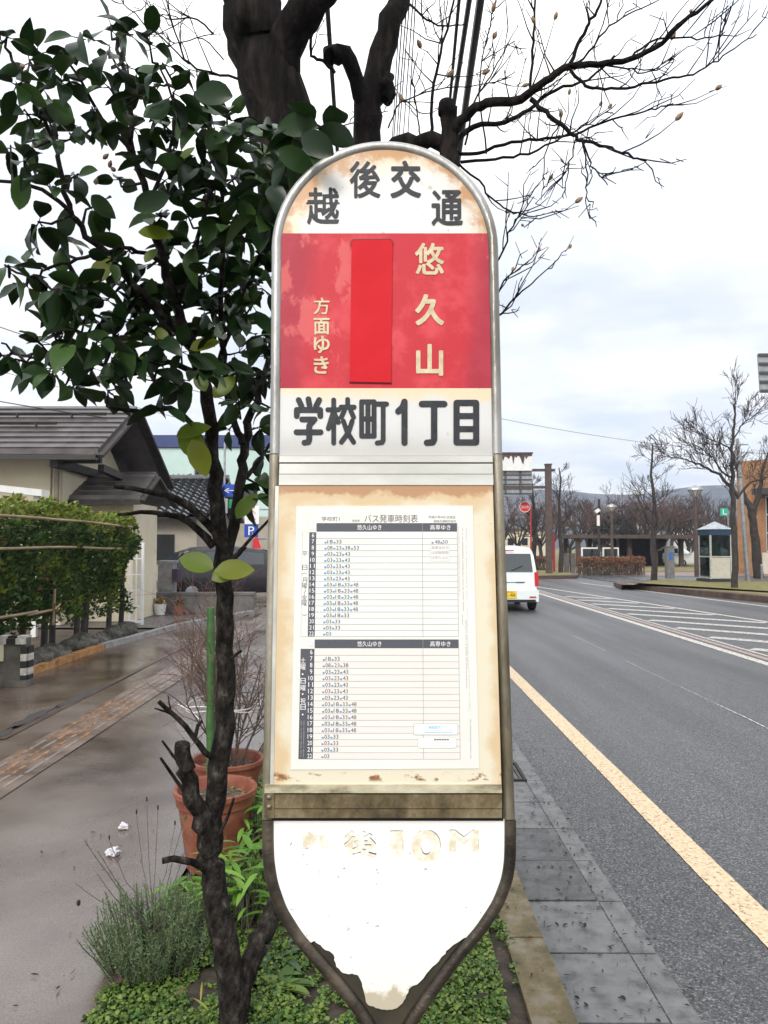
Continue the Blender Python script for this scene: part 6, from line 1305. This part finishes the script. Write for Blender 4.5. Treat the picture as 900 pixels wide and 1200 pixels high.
limb([(889, 677, dd), (886, 640, dd), (882, 610, dd), (876, 588, dd), (868, 575, dd)], .30, .16, 3); limb([(881, 608, dd), (890, 580, dd), (893, 555, dd), (902, 520, dd)], .2, .05, 8); limb([(876, 590, dd), (866, 560, dd), (858, 530, dd)], .12, .04, 8)
tk.build('trunk', m_btrunk, t, smooth=60); tw_.build('crown', m_btwig, t)
# the park's trees: three builds, copied with their own turn and size
protos = [bare_tree('park_tree', 'x', (0, 0, 0), 6.4, 50+i, (m_btrunk, m_btwig_red if i != 1 else m_btwig), 'spread', 'bare trees in the park behind the shelter') for i in range(3)]
spots = [(606, 62, 1.0, 'russet bare tree seen under the overhead sign'), (634, 70, 1.1, 'russet bare tree filling the gap behind the red hydrant sign'), (648, 84, 1.25, 'bare park tree rising behind the brown overhead sign post'), (668, 66, 1.0, 'bare park tree over the left end of the shelter roof'), (688, 78, 1.15, 'bare park tree above the two notice boards'), (706, 92, 1.2, 'distant bare tree between the camera pole and the far lamp'), (726, 70, 1.1, 'bare park tree just right of the far lamp'), (745, 64, 1.05, 'grey bare tree with spreading limbs above the middle of the shelter'), (760, 82, 1.2, 'bare park tree behind the slim street tree with straight leader'), (778, 66, 1.0, 'russet bare tree above the right half of the shelter'), (797, 74, 1.15, 'russet bare tree above the right end of the shelter'), (812, 88, 1.25, 'distant bare tree behind the nearer brown lamp'), (832, 70, 1.0, 'bare park tree right behind the telephone booth roof'), (851, 84, 1.2, 'bare tree behind the small green sign'), (590, 80, 1.2, 'bare tree mostly hidden by the bus stop tube'), (872, 95, 1.2, 'far bare tree peeking left of the orange building'), (679, 98, 1.5, 'tall far bare tree between the hydrant sign and the notice boards'), (735, 96, 1.5, 'tall far bare tree right of the far lamp, behind its neighbours'), (788, 100, 1.6, 'tall far bare tree above the stone pillar'), (822, 104, 1.6, 'tall far bare tree between the nearer lamp and the booth roof'), (697, 74, 1.05, 'russet bare tree behind the camera pole'), (755, 72, 1.1, 'russet bare tree left of the straight slim street tree'), (806, 68, 1.05, 'russet bare tree just left of the nearer brown lamp')]
for i, (u, d, s_, lab) in enumerate(spots):
    q = P(u, 650, d); q.z = -.1; o = protos[i % 3]
    if i < 3: o.location = q; o.rotation_euler = (0, 0, i*2.1); o.scale = (s_,)*3; o['label'] = lab
    else: copy_tree(o, q, i*1.7, (s_*rnd.uniform(.9, 1.1), s_, s_*rnd.uniform(.92, 1.08)), lab)
# evergreen clump, far building bits, parked cars
def clump(name, lab, c, rx, rz_, n, cols, seed):
    r_ = random.Random(seed); b = MB(); t = thing(name, lab, 'tree', (c.x, c.y, 0)); 
    for _ in range(n):
        d = rv(r_).normalized()*(r_.random()**.35); p = V((c.x+d.x*rx, c.y+d.y*rx, c.z+d.z*rz_)); p += rv(r_, .12); q = rv(r_).normalized(); e = q.cross(rv(r_)).normalized(); l_ = r_.uniform(.12, .3); b.face([p-e*l_*.5, p+q*l_, p+e*l_*.5])
    b.build('crown', ML(name+'_leaf', cols, .7), t); b = MB(); b.tube([V((c.x, c.y, -.1)), c], [.16, .1], 7); b.build('trunk', m_btrunk, t)
clump('evergreen_tree', 'dark round evergreen behind the shelter near the far lamp', P(719, 625, 72), 2.2, 1.9, 2600, [(.01, .022, .012), (.022, .04, .02)], 1)
clump('evergreen_tree', 'small green garden tree above the tiled roof on the left', P(216, 578, 33), .9, .7, 900, [(.02, .045, .014), (.05, .085, .025)], 2)
pc_ = car('parked_car', 'white car parked far behind the nearer brown lamp', (0, 0, 0), 0, m_carwhite, 4.2, 1.7, 1.5, [(0, .3), (.01, .95), (.5, 1.38), (.9, 1.5), (2.2, 1.48), (3.0, .98), (4.05, .85), (4.2, .55)], .95, (1, 4), 'cars parked beyond the park')
pc_.location = (P(809, 650, 62).x, 62, -.09); pc_.rotation_euler = (0, 0, R(75))
for u, d, rz, lab in ((788, 68, 80, 'car parked far behind the stone pillar'), (858, 58, 70, 'car parked far behind the telephone booth'), (745, 74, 85, 'car parked beyond the middle of the shelter')): copy_tree(pc_, (P(u, 650, d).x, d, -.09), R(rz), None, lab)
for u0, u1, v0, d, lab, m_ in ((590, 640, 622, 120, 'long pale building far behind the russet trees on the left', m_wall_cream), (728, 752, 612, 130, 'pale building beyond the far lamp and evergreen', m_wall_cream), (812, 842, 612, 110, 'low white building behind the telephone booth', m_white), (756, 800, 622, 125, 'grey block far behind the shelter', m_steelgrey)):
    a_, c_ = P(u0, v0, d), P(u1, 650, d); t = thing('far_building', lab, 'building', ((a_.x+c_.x)/2, d, -.1)); b = MB(); b.box(((a_.x+c_.x)/2, d+4, a_.z/2), (c_.x-a_.x, 8, a_.z+.2)); b.build('wall', m_, t); b = MB(); b.box(((a_.x+c_.x)/2, d+4, a_.z+.2), (c_.x-a_.x+.6, 8.6, .3)); b.build('roof', m_roof, t)
    n = max(3, int((c_.x-a_.x)/1.8))
    for i in range(n): b = MB(); b.box((a_.x+(c_.x-a_.x)*(i+.5)/n, d-.02, a_.z*.55), (.9, .06, 1.1)); b.build('window', m_glass_dark, t)
# left beyond the lots: a few more houses so that the street goes on
for x, y, w_, zz, lab, m_ in ((-12, 64, 9, 5.6, 'two-storey tan house far down the left side of the street', m_wall_tan), (-9, 84, 6, 5.0, 'cream house at the far end of the left pavement', m_wall_cream), (-30, 40, 12, 6.0, 'wide cream house far to the left behind the gabled house', m_wall_cream)):
    hh = gable('street_house', lab, 'house', x-w_/2, x+w_/2, y, y+8, zz, zz+1.9, m_, m_roof)
    for i in range(3): b = MB(); b.box((x-w_/3+i*w_/3, y-.02, zz-1.4), (1.2, .08, 1.1)); b.build('window', m_glass_dark, hh)
# ---- hills
b = MB(); nxh, nyh = 90, 14; vs = []
for j in range(nyh):
    for i in range(nxh):
        x = -560+1200*i/(nxh-1); y = 560+j*30; f = j/(nyh-1)
        prof = 64+9*noise.noise(V((x*.004, 1.3, 0)))+8*noise.noise(V((x*.011, 4.3, 0)))+11*max(0, min(1, (x-220)/180))
        vs.append(V((x, y, -3+prof*math.sin(min(1, f*1.25)*math.pi/2)+3*noise.noise(V((x*.02, y*.012, 2)))*f)))
b.mesh(vs, [(j*nxh+i, j*nxh+i+1, (j+1)*nxh+i+1, (j+1)*nxh+i) for j in range(nyh-1) for i in range(nxh-1)])
tag(b.build('hills', M('winter_forest', [(.035, .04, .04), (.075, .075, .07), (.16, .17, .18)], .95, scale=.04, detail=9, pos=[.36, .52, .72]), base=(0, 0, 0), smooth=70), kind='structure')
# ---- overhead wires along the street and service drops
m_wire = M('black_cable', (.012, .012, .012), .5)
def wire(lab, a_, c_, r, sag=.3, grp='overhead cables along the street'):
    b = MB(); pts = [V(a_).lerp(V(c_), t)-V((0, 0, sag*4*t*(1-t))) for t in np.linspace(0, 1, 24)]; b.tube(pts, r, 6); return tag(b.build('overhead_cable', m_wire, base=a_, smooth=60), lab, 'cable', grp)
YF = 46.0
def street_wire(u0, u1, v1, zz, r, lab):      # passes picture column u0 at the top edge and (u1, v1) lower down, at height zz
    y0 = (zz-CAM_H)/ray(u0, 0).z*ray(u0, 0).y; p0 = P(u0, 0, y0); y1 = (zz-CAM_H)/ray(u1, v1).z*ray(u1, v1).y; p1 = P(u1, v1, y1); d_ = (p1-p0)/(p1.y-p0.y)
    wire(lab, p0-d_*(p0.y-1.0), p0+d_*(YF-p0.y), r, .0)
street_wire(538, 527, 120, 8.0, .022, 'thin cable, leftmost of the three heavy ones right of centre'); street_wire(550, 532, 120, 7.6, .032, 'middle one of the three heavy cables right of centre'); street_wire(563, 546, 120, 7.2, .044, 'thickest cable, rightmost of the three heavy ones right of centre'); street_wire(383, 395, 173, 6.6, .025, 'lone dark cable left of the magnolia limb')
for i, (u0, u1) in enumerate(((473, 463), (477, 466.5), (480, 469), (484, 474), (487, 479), (469, 461))): street_wire(u0, u1, 140, 9.0+.25*i, .010, 'thin cable in the sheaf right of the magnolia limb')
p = V((.75, YF, -.1)); t = thing('utility_pole', 'far concrete utility pole carrying the street cables, hidden by the bus stop', 'utility pole', p); b = MB(); b.tube([p, p+V((0, 0, 11))], [.17, .11], 12); b.build('pole', m_conc, t, smooth=60)
b = MB(); b.box(p+V((0, 0, 9.2)), (2.2, .1, .12)); b.box(p+V((0, 0, 7.6)), (1.8, .1, .1)); b.build('crossarm', m_steelgrey, t)
G_SD = 'thin service wires'
for a_, c_, lab in (((-14, 13, 5.9), (-5.6, 15.2, 4.05), 'thin black service wire sloping down to the ridge of the gabled house'), ((-16, 22, 7.9), (0.7, 46, 6.2), 'thin wire crossing above the gabled house roof'), ((-9, 14, 6.2), (.2, 30, 5.6), 'thin pale wire crossing the sky left of the sign')): wire(lab, a_, c_, .010, .25, G_SD)
wire('thin wire crossing the sky right of the sign toward the bare tree', P(560, 485, 30), P(905, 532, 34), .008, .25, G_SD)

# ---- the damp air: far things fade a little
hz = MB(); hz.box((40, 475, 58.8), (1300, 1000, 120)); m = bpy.data.materials.new('damp_air'); m.use_nodes = True; n_ = m.node_tree; n_.nodes.clear(); o_ = n_.nodes.new('ShaderNodeOutputMaterial'); v_ = n_.nodes.new('ShaderNodeVolumePrincipled'); v_.inputs['Color'].default_value = (.6, .74, 1, 1); v_.inputs['Density'].default_value = .00048; v_.inputs['Anisotropy'].default_value = .3; n_.links.new(v_.outputs[0], o_.inputs['Volume'])
tag(hz.build('haze', m, base=(40, 475, 58.8)), kind='stuff')
